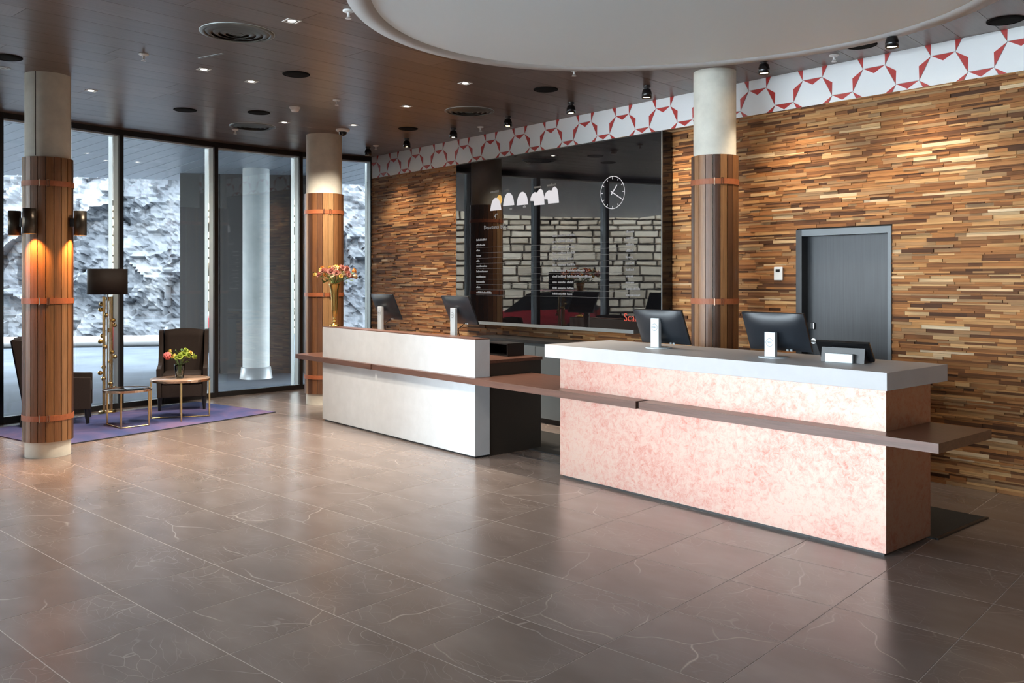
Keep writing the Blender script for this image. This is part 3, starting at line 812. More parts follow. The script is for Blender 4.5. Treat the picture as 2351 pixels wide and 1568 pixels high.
# ------------------------------------------------------------------ monitors
def monitor(label, x, y, z_, yaw, stand, zb, zt, tilt, cable=True):
    m = thing('computer_monitor', label, 'monitor', (x, y, z_), yaw, 'monitors seen from behind on the counters')
    # local -y faces the guests (back of the monitor), screen faces +y
    MB().lathe([(0.11, 0), (0.11, 0.006), (0.104, 0.009), (0.0001, 0.010)], 28).build('foot', M['silver'], m)
    MB().box(-0.042, 0.042, -0.058, -0.022, 0.008, stand).build('stand', M['silver'], m, bevel=0.004)
    lgz = stand - 0.075
    b_ = MB(); n_ = 28; vs_ = []
    for i in range(n_):
        a = 2 * PI * i / n_
        for rr in (0.0265, 0.030): vs_.append((rr * math.cos(a), -0.0588, lgz + rr * math.sin(a)))
    b_.add(vs_, [(2 * i, 2 * i + 1, 2 * ((i + 1) % n_) + 1, 2 * ((i + 1) % n_)) for i in range(n_)])
    b_.build('logo_ring', M['cabinet'], m)
    link('logo_lettering', text_mesh('DELL', 0.018), M['cabinet'], m, (0, -0.0590, lgz), (PI / 2, 0, 0))
    # the panel: a shell that bulges towards the stand, tilted about its lower third
    pz = (zb + zt) / 2
    Mt = Matrix.Translation((0, 0.035 , pz)) @ Matrix.Rotation(tilt, 4, 'X')
    hh_ = (zt - zb) / 2 / math.cos(tilt); w_, h0, h1 = 0.25, -hh_, hh_
    sh = MB(); nx, nz_ = 16, 12; vs_ = []
    for j in range(nz_ + 1):
        for i in range(nx + 1):
            u, v = i / nx * 2 - 1, j / nz_ * 2 - 1
            e = max(0.0, 1 - abs(u) ** 3.0) * max(0.0, 1 - abs(v) ** 3.0)
            vs_.append(Mt @ Vector((u * w_, -0.006 - 0.038 * e ** 0.8, h0 + (h1 - h0) * (v + 1) / 2)))
    k_ = nx + 1
    sh.add(vs_, [(j * k_ + i, j * k_ + i + 1, (j + 1) * k_ + i + 1, (j + 1) * k_ + i) for j in range(nz_) for i in range(nx)], True)
    sh.build('back_shell', M['monitor'], m)
    MB().box(-w_, w_, -0.007, 0.010, h0, h1, M=Mt).build('bezel', M['monitor'], m)
    MB().box(-w_ + 0.012, w_ - 0.012, 0.010, 0.012, h0 + 0.018, h1 - 0.012, M=Mt).build('screen_face', M['screen'], m)
    for s_ in (0.075, 0.105):
        MB().box(s_ - 0.009, s_ + 0.009, -0.036, -0.028, h0 + 0.012, h0 + 0.026, M=Mt).build('port', M['silver'], m)
    if cable: MB().tube([Mt @ Vector((0.05, -0.02, h0 + 0.02)), (0.06, -0.02, zb - 0.05), (0.04, 0.0, zb - 0.1), (0.05, 0.03, 0.012), (0.05, 0.16, 0.008)], 0.004, 6).build('cable', M['black'], m)
    return m
T25 = math.radians(24)
y = 5.58; r_ = ray(874, 700)
monitor('computer monitor nearest the gold vase on the white counter', r_[0] * (y - 0.04) / r_[1], y, 0.915, math.radians(-1), 0.455, 0.305, 0.60, T25)
r_ = ray(1042, 700)
monitor('computer monitor at the white counter\'s right end, before the big screen', r_[0] * (y - 0.04) / r_[1], y, 0.915, math.radians(-2), 0.475, 0.305, 0.60, T25)
x, y, _ = atz(1500, 800, 1.124)
monitor('computer monitor on the slab of the pink counter, left of the wooden column', x, y + 0.07, 1.124, math.radians(2), 0.248, 0.035, 0.315, T25, False)
x, y, _ = atz(1764, 822, 1.124)
monitor('computer monitor on the slab of the pink counter, beside the payment terminal', x, y + 0.07, 1.124, math.radians(2), 0.186, 0.05, 0.325, T25, False)

# payment terminal
x, y, _ = atz(1930, 832, 1.124)
pt = thing('payment_terminal', 'low black touch terminal with a pale grey block on the pink counter slab', 'terminal', (x, y + 0.10, 1.124), math.radians(6))
Mt = Matrix.Translation((0, 0.0, 0.012)) @ Matrix.Rotation(math.radians(38), 4, 'X')
q = MB(); q.box(-0.185, 0.185, -0.012, 0.012, 0.0, 0.165, M=Mt); q.build('touch_panel', M['blackgloss'], pt, bevel=0.006)
MB().box(-0.17, 0.17, 0.0125, 0.014, 0.012, 0.152, M=Mt).build('screen_face', M['screen'], pt)
mb = MB(); vs_ = []
for s in (-1, 1): vs_ += [(s * 0.15, -0.10, 0.0), (s * 0.15, 0.05, 0.0), (s * 0.15, 0.0, 0.035), (s * 0.15, -0.085, 0.10)]
mb.add(vs_, [(0, 1, 2, 3), (4, 7, 6, 5), (0, 4, 5, 1), (1, 5, 6, 2), (2, 6, 7, 3), (3, 7, 4, 0)]); mb.build('housing', M['black'], pt)
MB().box(-0.105, 0.085, -0.135, -0.101, 0.0, 0.062).build('cable_cover', M['silver'], pt, bevel=0.004)

# ------------------------------------------------------------------ flowers
def bouquet(name, label, loc, blossoms, spread, height, seed, lean=1.0, leaves=26, low=0.0):
    b_ = thing(name, label, 'flowers', loc)
    r_ = random.Random(seed)
    st = MB()
    for k_, (mat, rad, cnt) in enumerate(blossoms):
        for i in range(cnt):
            a = r_.random() * 2 * PI; rr = spread * math.sqrt(r_.random()) ; zz = height * (0.55 + 0.45 * r_.random()) - low * rr / spread
            c = Vector((rr * math.cos(a), rr * math.sin(a), zz))
            f = MB(); R_ = rad * r_.uniform(0.8, 1.2)
            f.ball((0, 0, 0), R_ * 0.55, 8, 0.8)
            npet = 7
            for layer, (tl, ln_) in enumerate(((0.35, 1.0), (0.95, 0.8))):
                for p in range(npet):
                    t_ = 2 * PI * (p + 0.5 * layer) / npet
                    M_ = Matrix.Rotation(t_, 4, 'Z') @ Matrix.Rotation(-tl, 4, 'Y')
                    w_ = R_ * 0.42
                    f.add([M_ @ Vector(v) for v in ((0.1 * R_, 0, 0), (0.6 * R_ * ln_, -w_, 0.06 * R_), (R_ * ln_, 0, 0.22 * R_), (0.6 * R_ * ln_, w_, 0.06 * R_))], [(0, 1, 2, 3)], True)
            nrm = Vector((c.x, c.y, max(0.05, c.z * 0.8))).normalized()
            f.build('blossom', M[mat], b_, loc=c, rot=nrm.to_track_quat('Z', 'Y').to_euler(), fix=False)
            st.tube([(0.012 * math.cos(a), 0.012 * math.sin(a), -0.10), (0.02 * math.cos(a), 0.02 * math.sin(a), 0.0), tuple(c * 0.6), tuple(c)], 0.0022, 5)
    st.build('stems', M['leaf'], b_)
    for i in range(leaves):
        a = r_.random() * 2 * PI; rr = spread * r_.uniform(0.3, 1.0); zz = height * r_.uniform(0.15, 0.95) - low * rr / spread
        l_ = r_.uniform(0.04, 0.075)
        lf = MB().add([(0, 0, 0), (l_ * 0.4, -l_ * 0.22, 0.006), (l_, 0, -0.004), (l_ * 0.4, l_ * 0.22, 0.006), (l_ * 0.4, 0, -0.004)], [(0, 1, 4), (1, 2, 4), (2, 3, 4), (3, 0, 4)], True)
        lf.build('leaf', M['leaf'], b_, loc=(rr * math.cos(a) * 0.8, rr * math.sin(a) * 0.8, zz), rot=(r_.uniform(-0.5, 0.5), r_.uniform(-0.9, 0.4), a), fix=False)
    return b_
gv = thing('trumpet_vase', 'tall slim gold trumpet vase on the white counter\'s left end', 'vase', (-9.40, 5.20, 1.128))
MB().lathe([(0.060, 0), (0.062, 0.010), (0.052, 0.022), (0.024, 0.040)], 32).build('foot', M['gold'], gv)
MB().ball((0, 0, 0.058), 0.024, 16).ball((0, 0, 0.096), 0.019, 16).build('knop', M['gold'], gv)
MB().lathe([(0.016, 0.108), (0.030, 0.13), (0.036, 0.20), (0.042, 0.32), (0.050, 0.43), (0.066, 0.50), (0.071, 0.512), (0.068, 0.512), (0.047, 0.43), (0.038, 0.32), (0.030, 0.2), (0.010, 0.14)], 32).build('body', M['gold'], gv)
bouquet('flower_bouquet', 'wide bouquet of dusty pink, orange and cream flowers in the gold vase', (-9.40, 5.20, 1.128 + 0.515),
        (('mauve', 0.046, 22), ('orangeflower', 0.044, 10), ('cream', 0.044, 6), ('yellowflower', 0.036, 5)), 0.27, 0.20, 4, leaves=40, low=0.04)

# ------------------------------------------------------------------ lounge: rug, chairs, tables, lamp
rug_c = [(-9.745, 2.205), (-10.476, 4.95)]
e1 = Vector((rug_c[1][0] - rug_c[0][0], rug_c[1][1] - rug_c[0][1], 0)); ln = e1.length; e1.normalize()
rzr = math.atan2(e1.y, e1.x)
rug = thing('area_rug', 'violet-blue rectangular rug under the lounge chairs by the glazing', 'rug', (rug_c[0][0], rug_c[0][1], 0), rzr)
MB().box(0, ln, 0, 1.62, 0.0, 0.010).build('pile', M['rug'], rug)
for yy in (0.0, 1.62): MB().box(0, ln, yy - 0.006, yy + 0.006, 0.0, 0.011).build('binding', M['chairback'], rug)
ZR = 0.0115

def armchair(label, x, y, face, group='brown wing lounge chairs'):
    c = thing('lounge_chair', label, 'chair', (x, y, ZR), face, group)
    # local -y is the front
    W2, D0, D1 = 0.30, -0.40, 0.33
    for sx in (-1, 1):
        for (yy, sp_) in ((D0 + 0.04, -0.01), (D1 - 0.05, 0.03)):
            MB().tube([(sx * (W2 - 0.035), yy, 0.17), (sx * (W2 - 0.03), yy + sp_, 0.004)], 0.030, 8, 0.018).build('leg', M['black'], c)
    MB().box(-W2 + 0.055, W2 - 0.055, D0 + 0.01, D1 - 0.08, 0.165, 0.33).build('seat_base', M['chair'], c, bevel=0.012)
    MB().box(-W2 + 0.06, W2 - 0.06, D0, D1 - 0.12, 0.333, 0.46).build('seat_cushion', M['chair'], c, bevel=0.03)
    # side wings: one slab each whose outline drops from the high back to the low arm
    for sx in (-1, 1):
        prof = [(D0, 0.165), (D1 - 0.06, 0.165), (D1 + 0.075, 1.0), (D1 - 0.07, 0.985), (D1 - 0.13, 0.80), (D1 - 0.20, 0.66), (D1 - 0.30, 0.585), (D1 - 0.42, 0.555), (D0, 0.54)]
        mb = MB().prism(ccw(prof), -0.027, 0.027)
        flare = 0.02 * sx
        mb.v = [(sx * (W2 - 0.027) + p[2] + flare * (p[1] - 0.165), p[0], p[1]) for p in mb.v]
        mb.build('side_wing', M['chair'], c, bevel=0.010)
    bk = MB(); vs_ = []
    nz2 = 8
    for j in range(nz2 + 1):
        t_ = j / nz2; zz = 0.20 + 0.81 * t_; yc = D1 - 0.115 + 0.135 * t_
        for i in range(9):
            u = i / 8 * 2 - 1
            vs_.append((u * (W2 - 0.056), yc + 0.025 * (u * u) * -1 + 0.02, zz - 0.02 * u * u * t_))
    bk.add(vs_, [(j * 9 + i, j * 9 + i + 1, (j + 1) * 9 + i + 1, (j + 1) * 9 + i) for j in range(nz2) for i in range(8)], True)
    o_ = bk.build('backrest', M['chair'], c, fix=False)
    sol = o_.modifiers.new('thickness', 'SOLIDIFY'); sol.thickness = 0.075; sol.offset = 0
    mb = MB(); mb.box(-W2 + 0.02, W2 - 0.02, 0, 0.012, 0, 0.82, M=Matrix.Translation((0, D1 - 0.055, 0.18)) @ Matrix.Rotation(math.radians(-9.4), 4, 'X'))
    mb.build('back_panel', M['chairback'], c, bevel=0.004)
    return c
armchair('brown wing chair facing the room, behind the flower table', -11.71, 4.23, math.radians(68))
armchair('brown wing chair half hidden behind the nearest column', -11.39, 2.60, math.radians(163))

def round_table(label, x, y, r, h, legs, top_mat, rim_mat, leg_mat, bars):
    t_ = thing('side_table', label, 'table', (x, y, ZR), 0)
    MB().lathe([(0.0001, h - 0.018), (r - 0.006, h - 0.018), (r - 0.006, h), (0.0001, h)], 48, cap=False).build('table_top', top_mat, t_)
    MB().lathe([(r - 0.006, h - 0.024), (r + 0.002, h - 0.024), (r + 0.002, h + 0.001), (r - 0.006, h + 0.001), (r - 0.006, h - 0.024)], 48, smooth=False, cap=False).build('rim', rim_mat, t_)
    pts = [((r - 0.012) * math.cos(math.radians(a)), (r - 0.012) * math.sin(math.radians(a))) for a in legs]
    for (a, b_) in pts:
        MB().box(a - 0.008, a + 0.008, b_ - 0.008, b_ + 0.008, 0, h - 0.02).build('leg', leg_mat, t_)
    for i, j in bars:
        a, b_ = Vector((*pts[i], 0.007)), Vector((*pts[j], 0.007))
        MB().tube([a, b_], 0.007, 6).build('floor_bar', leg_mat, t_)
    return t_
TX, TYY = -10.78, 3.86
round_table('round brass side table with a brown top, holding the glass flower vase', TX, TYY, 0.345, 0.475, (-18, 66, 160, 246), M['marbletop'], M['rosegold'], M['brass'], ((0, 2), (1, 3)))
round_table('lower round side table with a dark glass top, in front of the floor lamp', -10.60, 3.19, 0.262, 0.42, (-32, 48, 222), M['darkglass'], M['rosegold'], M['brass'], ((0, 2), (0, 1)))

vx, vy, vz = TX - 0.02, TYY + 0.0, ZR + 0.476
v = thing('glass_vase', 'small faceted glass vase on the round brass side table', 'vase', (vx, vy, vz))
prof = [(0.038, 0.0)] + [(0.044 + 0.022 * k_ / 8 + (0.003 if k_ % 2 else 0), 0.004 + 0.165 * k_ / 8) for k_ in range(9)]
inner = [(p[0] - 0.004, max(0.012, p[1])) for p in prof[::-1]]
MB().lathe(prof + inner[:-1] + [(0.0001, 0.012)], 20).build('glass_body', M['clear'], v)
MB().lathe([(0.0001, 0.013), (0.036, 0.013), (0.052, 0.11), (0.0001, 0.11)], 20).build('water', M['clear'], v)
bouquet('flower_bouquet', 'loose bouquet with one coral bloom and lime green flowers in the glass vase', (vx, vy, vz + 0.165),
        (('lime', 0.045, 10), ('yellowflower', 0.036, 5), ('orangeflower', 0.028, 3)), 0.17, 0.19, 8, leaves=30, low=0.03)
cf = MB()
for k_ in range(26):
    zz = 1 - 2 * (k_ + 0.5) / 26; a = k_ * 2.4; rr = math.sqrt(1 - zz * zz)
    cf.ball((0.034 * rr * math.cos(a), 0.034 * rr * math.sin(a), 0.032 * zz), 0.018, 6)
bq = [o_ for o_ in COL.objects if o_.get('label', '').startswith('loose bouquet')][0]
cfo = cf.build('blossom', M['pinkflower'], bq, loc=(-0.02, -0.14, 0.115), fix=False); cfo['label'] = 'large round coral bloom'

lx, ly = -11.80, 3.31
fl = thing('floor_lamp', 'brass floor lamp with a brown drum shade and a spiral of little globes', 'lamp', (lx, ly, ZR))
MB().lathe([(0.105, 0), (0.105, 0.018), (0.098, 0.024), (0.0001, 0.026)], 32).build('foot', M['brass'], fl)
for k_ in range(5):
    a = 2 * PI * k_ / 5 + 0.3
    MB().tube([(0.052 * math.cos(a), 0.052 * math.sin(a), 0.024), (0.052 * math.cos(a), 0.052 * math.sin(a), 1.46)], 0.011, 8).build('rod', M['brass'], fl)
MB().tube([(0, 0, 0.024), (0, 0, 1.60)], 0.009, 8).build('rod', M['steel'], fl)
for k_ in range(18):
    a = -k_ * 2 * PI / 6.2 + 1.2; zz = 0.30 + 1.13 * k_ / 17
    MB().ball((0.085 * math.cos(a), 0.085 * math.sin(a), zz), 0.029, 12).build('globe', M['gold'] if k_ % 2 else M['brass'], fl)
MB().lathe([(0.232, 1.49), (0.235, 1.49), (0.235, 1.812), (0.232, 1.812), (0.232, 1.49)], 48, cap=False).build('lamp_shade', M['shade'], fl)
MB().box(-0.23, 0.23, -0.004, 0.004, 1.598, 1.606).box(-0.004, 0.004, -0.23, 0.23, 1.598, 1.606).build('shade_carrier', M['brass'], fl)

# ------------------------------------------------------------------ ceiling fittings
def at_ceiling(px, py, z_=ZC): return atz(px, py, z_)
def proto_place(maker, spots, group):
    first = None
    for px, py, lab in spots:
        x, y, _ = at_ceiling(px, py)
        if first is None:
            first = maker(lab, (x, y, ZC), group)
        else: dup(first, lab, (x, y, ZC))
def mk_speaker(lab, loc, group):
    t_ = thing('ceiling_speaker', lab, 'speaker', loc, 0, group)
    MB().lathe([(0.128, 0), (0.128, -0.006), (0.118, -0.010), (0.116, -0.004)], 36, cap=False).build('rim', M['speaker'], t_)
    MB().lathe([(0.0001, -0.0085), (0.08, -0.008), (0.116, -0.005), (0.116, -0.001)], 36, cap=False).build('grille', M['speaker'], t_)
    return t_
proto_place(mk_speaker, ((680, 170, 'round black ceiling speaker right of the large vent'), (425, 252, 'round black ceiling speaker above the glazing, between two downlights'),
    (594, 258, 'small-looking round black ceiling speaker just before the far round vent'), (15, 131, 'round black ceiling speaker at the left picture edge'),
    (937, 295, 'round black ceiling speaker above the far wall spotlights'), (1253, 205, 'round black ceiling speaker over the big screen'),
    (1977, 103, 'round black ceiling speaker beside a wall spotlight at right'), (2308, 46, 'round black ceiling speaker at the right picture corner')), 'black ceiling speakers')
def mk_vent(lab, loc, group):
    t_ = thing('ceiling_vent', lab, 'vent', loc, 0, group)
    MB().lathe([(0.285, 0), (0.285, -0.006), (0.255, -0.014), (0.250, -0.006)], 48, cap=False).build('frame', M['vent'], t_)
    MB().lathe([(0.290, 0), (0.290, -0.004), (0.284, -0.004), (0.284, 0)], 48, cap=False).build('trim_ring', M['alu'], t_)
    for k_, R_ in enumerate((0.245, 0.19, 0.135, 0.08)):
        MB().lathe([(R_, -0.004), (R_ - 0.045, -0.020), (R_ - 0.045, -0.017), (R_, -0.001)], 40, cap=False).build('cone', M['vent'], t_)
    MB().lathe([(0.0001, -0.016), (0.05, -0.016), (0.05, -0.002)], 24, cap=False).build('hub', M['vent'], t_)
    return t_
proto_place(mk_vent, ((545, 75, 'large round grey-green ceiling vent nearest the camera'), (1078, 255, 'round ceiling vent over the white counter'), (580, 290, 'round ceiling vent near the dark glazing')), 'round ceiling vents')
def mk_down(lab, loc, group):
    t_ = thing('downlight', lab, 'downlight', loc, 0, group)
    MB().box(-0.055, 0.055, -0.055, -0.043, -0.004, 0).box(-0.055, 0.055, 0.043, 0.055, -0.004, 0).box(-0.055, -0.043, -0.043, 0.043, -0.004, 0).box(0.043, 0.055, -0.043, 0.043, -0.004, 0).build('frame', M['whiteplastic'], t_)
    MB().box(-0.043, 0.043, -0.043, 0.043, -0.0015, -0.0005).build('recess', M['vent'], t_)
    MB().lathe([(0.0001, -0.003), (0.026, -0.003), (0.030, -0.0016)], 16, cap=False).build('lens', M['white_light'], t_)
    la = bpy.data.lights.new('downlight_light', 'SPOT'); la.energy = 85; la.color = (1.0, 0.87, 0.72); la.spot_size = math.radians(120); la.spot_blend = 1.0; la.shadow_soft_size = 0.05
    lo = bpy.data.objects.new('downlight_light', la); COL.objects.link(lo); lo.parent = t_; lo.location = (0, 0, -0.02)
    return t_
proto_place(mk_down, ((670, 48, 'lit square downlight right of the large vent'), (577, 187, 'brightest square downlight, mid ceiling before the far vent'), (468, 159, 'square downlight near the thin ceiling slot'),
    (209, 208, 'square downlight nearest the left glazing'), (653, 281, 'square downlight beside the far round vent'), (812, 287, 'square downlight beside the dome camera'),
    (933, 244, 'square downlight left of the vent over the white counter'), (1068, 191, 'square downlight above the white counter, nearest the round white panel')), 'square ceiling downlights')
def mk_sprinkler(lab, loc, group):
    t_ = thing('sprinkler', lab, 'sprinkler', loc, 0, group)
    MB().lathe([(0.042, 0), (0.042, -0.008), (0.030, -0.014), (0.012, -0.016)], 24, cap=False).build('rosette', M['whiteplastic'], t_)
    MB().lathe([(0.012, -0.014), (0.010, -0.04), (0.014, -0.045)], 12).build('body', M['whiteplastic'], t_)
    MB().lathe([(0.022, -0.058), (0.022, -0.061)], 16).build('deflector', M['whiteplastic'], t_)
    MB().tube([(0.012, 0, -0.04), (0.016, 0, -0.05), (0.006, 0, -0.059)], 0.003, 6).tube([(-0.012, 0, -0.04), (-0.016, 0, -0.05), (-0.006, 0, -0.059)], 0.003, 6).build('yoke', M['whiteplastic'], t_)
    return t_
proto_place(mk_sprinkler, ((800, 24, 'white sprinkler head beside the round white panel\'s left rim'), (330, 124, 'white sprinkler head left of the thin ceiling slot'), (773, 229, 'white sprinkler head above the far column'),
    (540, 297, 'white sprinkler head near the far glazing'), (1318, 160, 'white sprinkler head below the round white panel\'s rim'), (1103, 291, 'white sprinkler head among the wall spotlights'),
    (1915, 126, 'white sprinkler head beside the speaker at right'), (863, 334, 'white sprinkler head by the last wall spotlight')), 'white sprinkler heads')
x, y, _ = at_ceiling(677, 246)
sd = thing('smoke_detector', 'white smoke detector on the wooden ceiling before the far column', 'smoke detector', (x, y, ZC))
MB().lathe([(0.062, 0), (0.062, -0.014), (0.056, -0.020)], 28).build('base', M['whiteplastic'], sd)
MB().lathe([(0.048, -0.020), (0.048, -0.036), (0.036, -0.052), (0.0001, -0.054)], 28).build('chamber', M['whiteplastic'], sd)
x, y, _ = at_ceiling(787, 297)
dc = thing('dome_camera', 'white dome security camera on the ceiling beside the far column', 'camera', (x, y, ZC))
MB().lathe([(0.090, 0), (0.090, -0.016), (0.075, -0.030), (0.056, -0.034)], 32).build('base', M['whiteplastic'], dc)
MB().lathe([(0.054, -0.034), (0.052, -0.055), (0.036, -0.078), (0.0001, -0.088)], 28).build('dome', M['darkglass'], dc)
x, y, _ = at_ceiling(8, 156)
lr = thing('ring_downlight', 'small ring-shaped recessed fitting at the left picture edge', 'downlight', (x, y, ZC))
MB().lathe([(0.06, 0), (0.06, -0.005), (0.048, -0.005), (0.048, 0)], 28, cap=False).build('outer_ring', M['alu'], lr)
MB().lathe([(0.032, 0), (0.032, -0.006), (0.022, -0.006), (0.022, 0)], 24, cap=False).build('inner_ring', M['alu'], lr)
a, b = Vector(at_ceiling(457, 133.5)), Vector(at_ceiling(512, 122.5))
sl_ = thing('ceiling_slot', 'thin pale slot in the wooden ceiling beside the large vent', 'slot', ((a + b) / 2), math.atan2((b - a).y, (b - a).x))
ln = (b - a).length / 2
MB().box(-ln, ln, -0.014, 0.014, -0.002, 0).build('slot_trim', M['alu'], sl_)
MB().box(-ln + 0.01, ln - 0.01, -0.006, 0.006, -0.003, -0.001).build('slot_gap', M['black'], sl_)

# black surface spotlights that wash the wall
def mk_spot(lab, loc, group):
    t_ = thing('wall_spotlight', lab, 'spotlight', loc, 0, group)
    MB().lathe([(0.038, 0), (0.038, -0.018), (0.028, -0.022), (0.028, -0.034)], 24).build('mount', M['black'], t_)
    MB().lathe([(0.030, -0.034), (0.040, -0.040), (0.050, -0.075), (0.054, -0.125), (0.050, -0.125), (0.044, -0.085), (0.0001, -0.08)], 28, cap=False).build('head', M['blackgloss'], t_)
    MB().lathe([(0.0001, -0.112), (0.043, -0.112), (0.046, -0.104)], 20, cap=False).build('lens', M['warm_light'], t_)
    la = bpy.data.lights.new('spot_light', 'SPOT'); la.energy = 21; la.color = (1.0, 0.84, 0.64); la.spot_size = math.radians(88); la.spot_blend = 0.85; la.shadow_soft_size = 0.04
    lo = bpy.data.objects.new('spot_light', la); COL.objects.link(lo); lo.parent = t_; lo.location = (0, 0, -0.135); lo.rotation_euler = (math.radians(16), 0, 0)
    return t_
sx = [(845, 341), (934, 325), (1041, 301), (1166, 274), (1311, 241), (1485, 207), (1754, 150), (2048, 88)]
names = ('black wall spotlight at the corner of glazing and wall', 'black wall spotlight second from the glazing', 'black wall spotlight above the left end of the screen', 'black wall spotlight fourth from the glazing, over the screen',
         'black wall spotlight fifth from the glazing, over the clock', 'black wall spotlight left of the column top', 'black wall spotlight right of the column top', 'black wall spotlight nearest the right picture edge')
first = None
for (px, py), lab in zip(sx, names):
    x, y, _ = atz(px, py, ZC - 0.065)
    y = 6.83
    r_ = ray(px, py); x = r_[0] * y / r_[1]
    if first is None: first = mk_spot(lab, (x, y, ZC), 'black wall-washing spotlights')
    else: dup(first, lab, (x, y, ZC))

# ------------------------------------------------------------------ outdoors
g = MB().prism([(-60, -60), (40, -60), (40, 50), (-60, 50)], -0.30, -0.07).build('ground', M['pave']); g['kind'] = 'structure'
pz_ = MB().prism([(-12.5, -5.2), (-8.9, -3.7), (-7.9, -4.75), (-5.6, -6.7), (-1.7, -8.75), (4.6, -9.9), (12, -10), (12, -34), (-20, -34), (-17.5, -12.5)], -0.07, -0.05).build('ground_bounce', M['bounce_ground']); pz_['kind'] = 'structure'  # unseen pale sheet, added to bounce daylight up to the lobby ceiling
# added unseen building mass, keeps sky light off the rock outside
up = thing('sky_block', 'unseen plain building mass above the lobby, added to shade the rock face', 'building', (0, 0, ZC + 0.35))
MB().prism([(p[0] + 0.0, p[1]) for p in fac[:9]] + [(XR, fac[8][1]), (XR, 18), (-12.27, 18)], 0, 8.0).build('block_mass', M['plaster'], up)

# canopy over the entrance: boards running outwards, on a slab
can_pts = [(-12.55, 9.5), (-12.55, 6.3), (-12.47, 4.9), (-12.25, 3.5), (-11.9, 2.0), (-10.8, -0.9), (-9.3, -3.4), (-13.0, -8.2), (-17.5, -6.6), (-20.0, -1.5), (-19.2, 3.2), (-17.6, 6.0), (-16.0, 9.5)]
can = MB()
inner = [(-12.75, 11.0), (-12.72, 6.3), (-12.63, 4.9), (-12.40, 3.5), (-12.03, 2.0), (-11.5, 0.6), (-10.9, -0.8), (-10.15, -2.1), (-9.3, -3.35)]
outer = [(-15.2, 11.0), (-17.2, 7.0), (-18.2, 4.9), (-19.0, 3.0), (-19.8, 1.0), (-20.3, -0.8), (-20.6, -2.6), (-20.3, -4.6), (-18.8, -6.8)]
can.prism(inner + outer[::-1], ZC + 0.03, ZC + 0.30)
co = thing('entrance_canopy', 'grey boarded canopy soffit over the pavement outside the glazing', 'canopy', (0, 0, 0))
can.build('roof_slab', M['soffit'], co)
for s in range(len(inner) - 1):
    a0, a1, b0, b1 = Vector(inner[s]), Vector(inner[s + 1]), Vector(outer[s]), Vector(outer[s + 1])
    nbd = max(2, round((a1 - a0).length / 0.22)) if s else 14
    for k_ in range(nbd):
        p = [a0.lerp(a1, k_ / nbd), a0.lerp(a1, (k_ + 1) / nbd), b0.lerp(b1, (k_ + 1) / nbd), b0.lerp(b1, k_ / nbd)]
        gsh = 0.03
        q = [p[0].lerp(p[1], gsh), p[1].lerp(p[0], gsh), p[2].lerp(p[3], gsh), p[3].lerp(p[2], gsh)]
        MB().prism([tuple(v_) for v_ in q], ZC, ZC + 0.03).build('board', M['soffit'], co)
# concrete column outdoors with a steel foot
x, y, _ = atz(588, 868, -0.07)
oc = thing('outdoor_column', 'concrete column with a steel foot outside the dark pane', 'column', (x, y, -0.07))
MB().lathe([(0.232, 0), (0.232, ZC + 0.07)], 40).build('concrete_shaft', M['concrete_dim'], oc)
MB().lathe([(0.285, 0), (0.255, 0.20), (0.236, 0.205), (0.2325, 0.205)], 40, cap=False).build('steel_foot', M['rail'], oc)
# dark clad wall block behind it
a, b = Vector((-16.4, 5.86)), Vector((-14.9, 8.3)); d = (b - a); rz = math.atan2(d.y, d.x)
dw = thing('clad_wall', 'dark clad wall block outside, behind the concrete column', 'wall', (a.x, a.y, -0.07), rz)
MB().box(0, d.length, 0.03, 1.2, 0, ZC + 0.07).build('wall_core', M['dark_clad'], dw)
for k_ in range(4):
    MB().box(d.length * k_ / 4 + 0.006, d.length * (k_ + 1) / 4 - 0.006, 0, 0.03, 0, ZC + 0.07).build('cladding_panel', M['dark_clad'], dw)
# rock cliff
def cliff(label, a, b, hgt, seed, nx, nz_):
    a, b = Vector((*a, 0)), Vector((*b, 0)); d = b - a; n_ = Vector((-d.y, d.x, 0)).normalized()
    vs_ = []; ln_ = d.length
    for j in range(nz_ + 1):
        for i in range(nx + 1):
            u, w_ = ln_ * i / nx, hgt * j / nz_
            p = Vector((u * 0.55 + w_ * 0.22 + seed, w_ * 0.62 - u * 0.16, seed * 0.37))
            q = 0.0
            for sc1, amp in ((1.0, 0.75), (2.3, 0.26), (5.2, 0.10)):
                pp = p * sc1 + Vector((noise.noise(p * sc1 * 1.7), noise.noise(p * sc1 * 1.7 + Vector((9, 3, 1))), 0)) * 0.25
                c0 = noise.voronoi(pp, distance_metric='DISTANCE')[1][0]
                dv = pp - c0
                q += amp * (noise.cell(c0 * 7.13) * 0.55 + dv.x * noise.cell(c0 * 5.7 + Vector((3.3, 0, 0))) * 0.9 + dv.y * noise.cell(c0 * 3.9 + Vector((0, 8.1, 0))) * 0.9)
            q += 0.10 * noise.fractal(p * 6, 0.8, 2.2, 4)
            lean_ = -0.10 * w_
            pt_ = a + d * (i / nx) + n_ * (-q * 0.9 + lean_ * -1 * 0)
            pt_ = pt_ - n_ * (0.10 * w_)
            vs_.append((pt_.x, pt_.y, -0.07 + w_))
    k_ = nx + 1
    mb = MB().add(vs_, [(j * k_ + i, j * k_ + i + 1, (j + 1) * k_ + i + 1, (j + 1) * k_ + i) for j in range(nz_) for i in range(nx)], False)
    o_ = mb.build('rock_cliff', M['rock'], None, fix=False)
    return tag(o_, label, 'cliff')
cliff('blasted pale grey rock face outside the left glazing', (-19.5, 17.5), (-28.5, 2.0), 7.0, 3.1, 240, 96)
# kerb at its foot
mb = MB(); mb.tube([(-19.2, 15.5, 0.06), (-23.3, 8.7, 0.06), (-26.0, 3.9, 0.06)], 0.16, 4)
tag(mb.build('kerb', M['kerb']), 'pale kerb along the foot of the rock face', 'kerb')
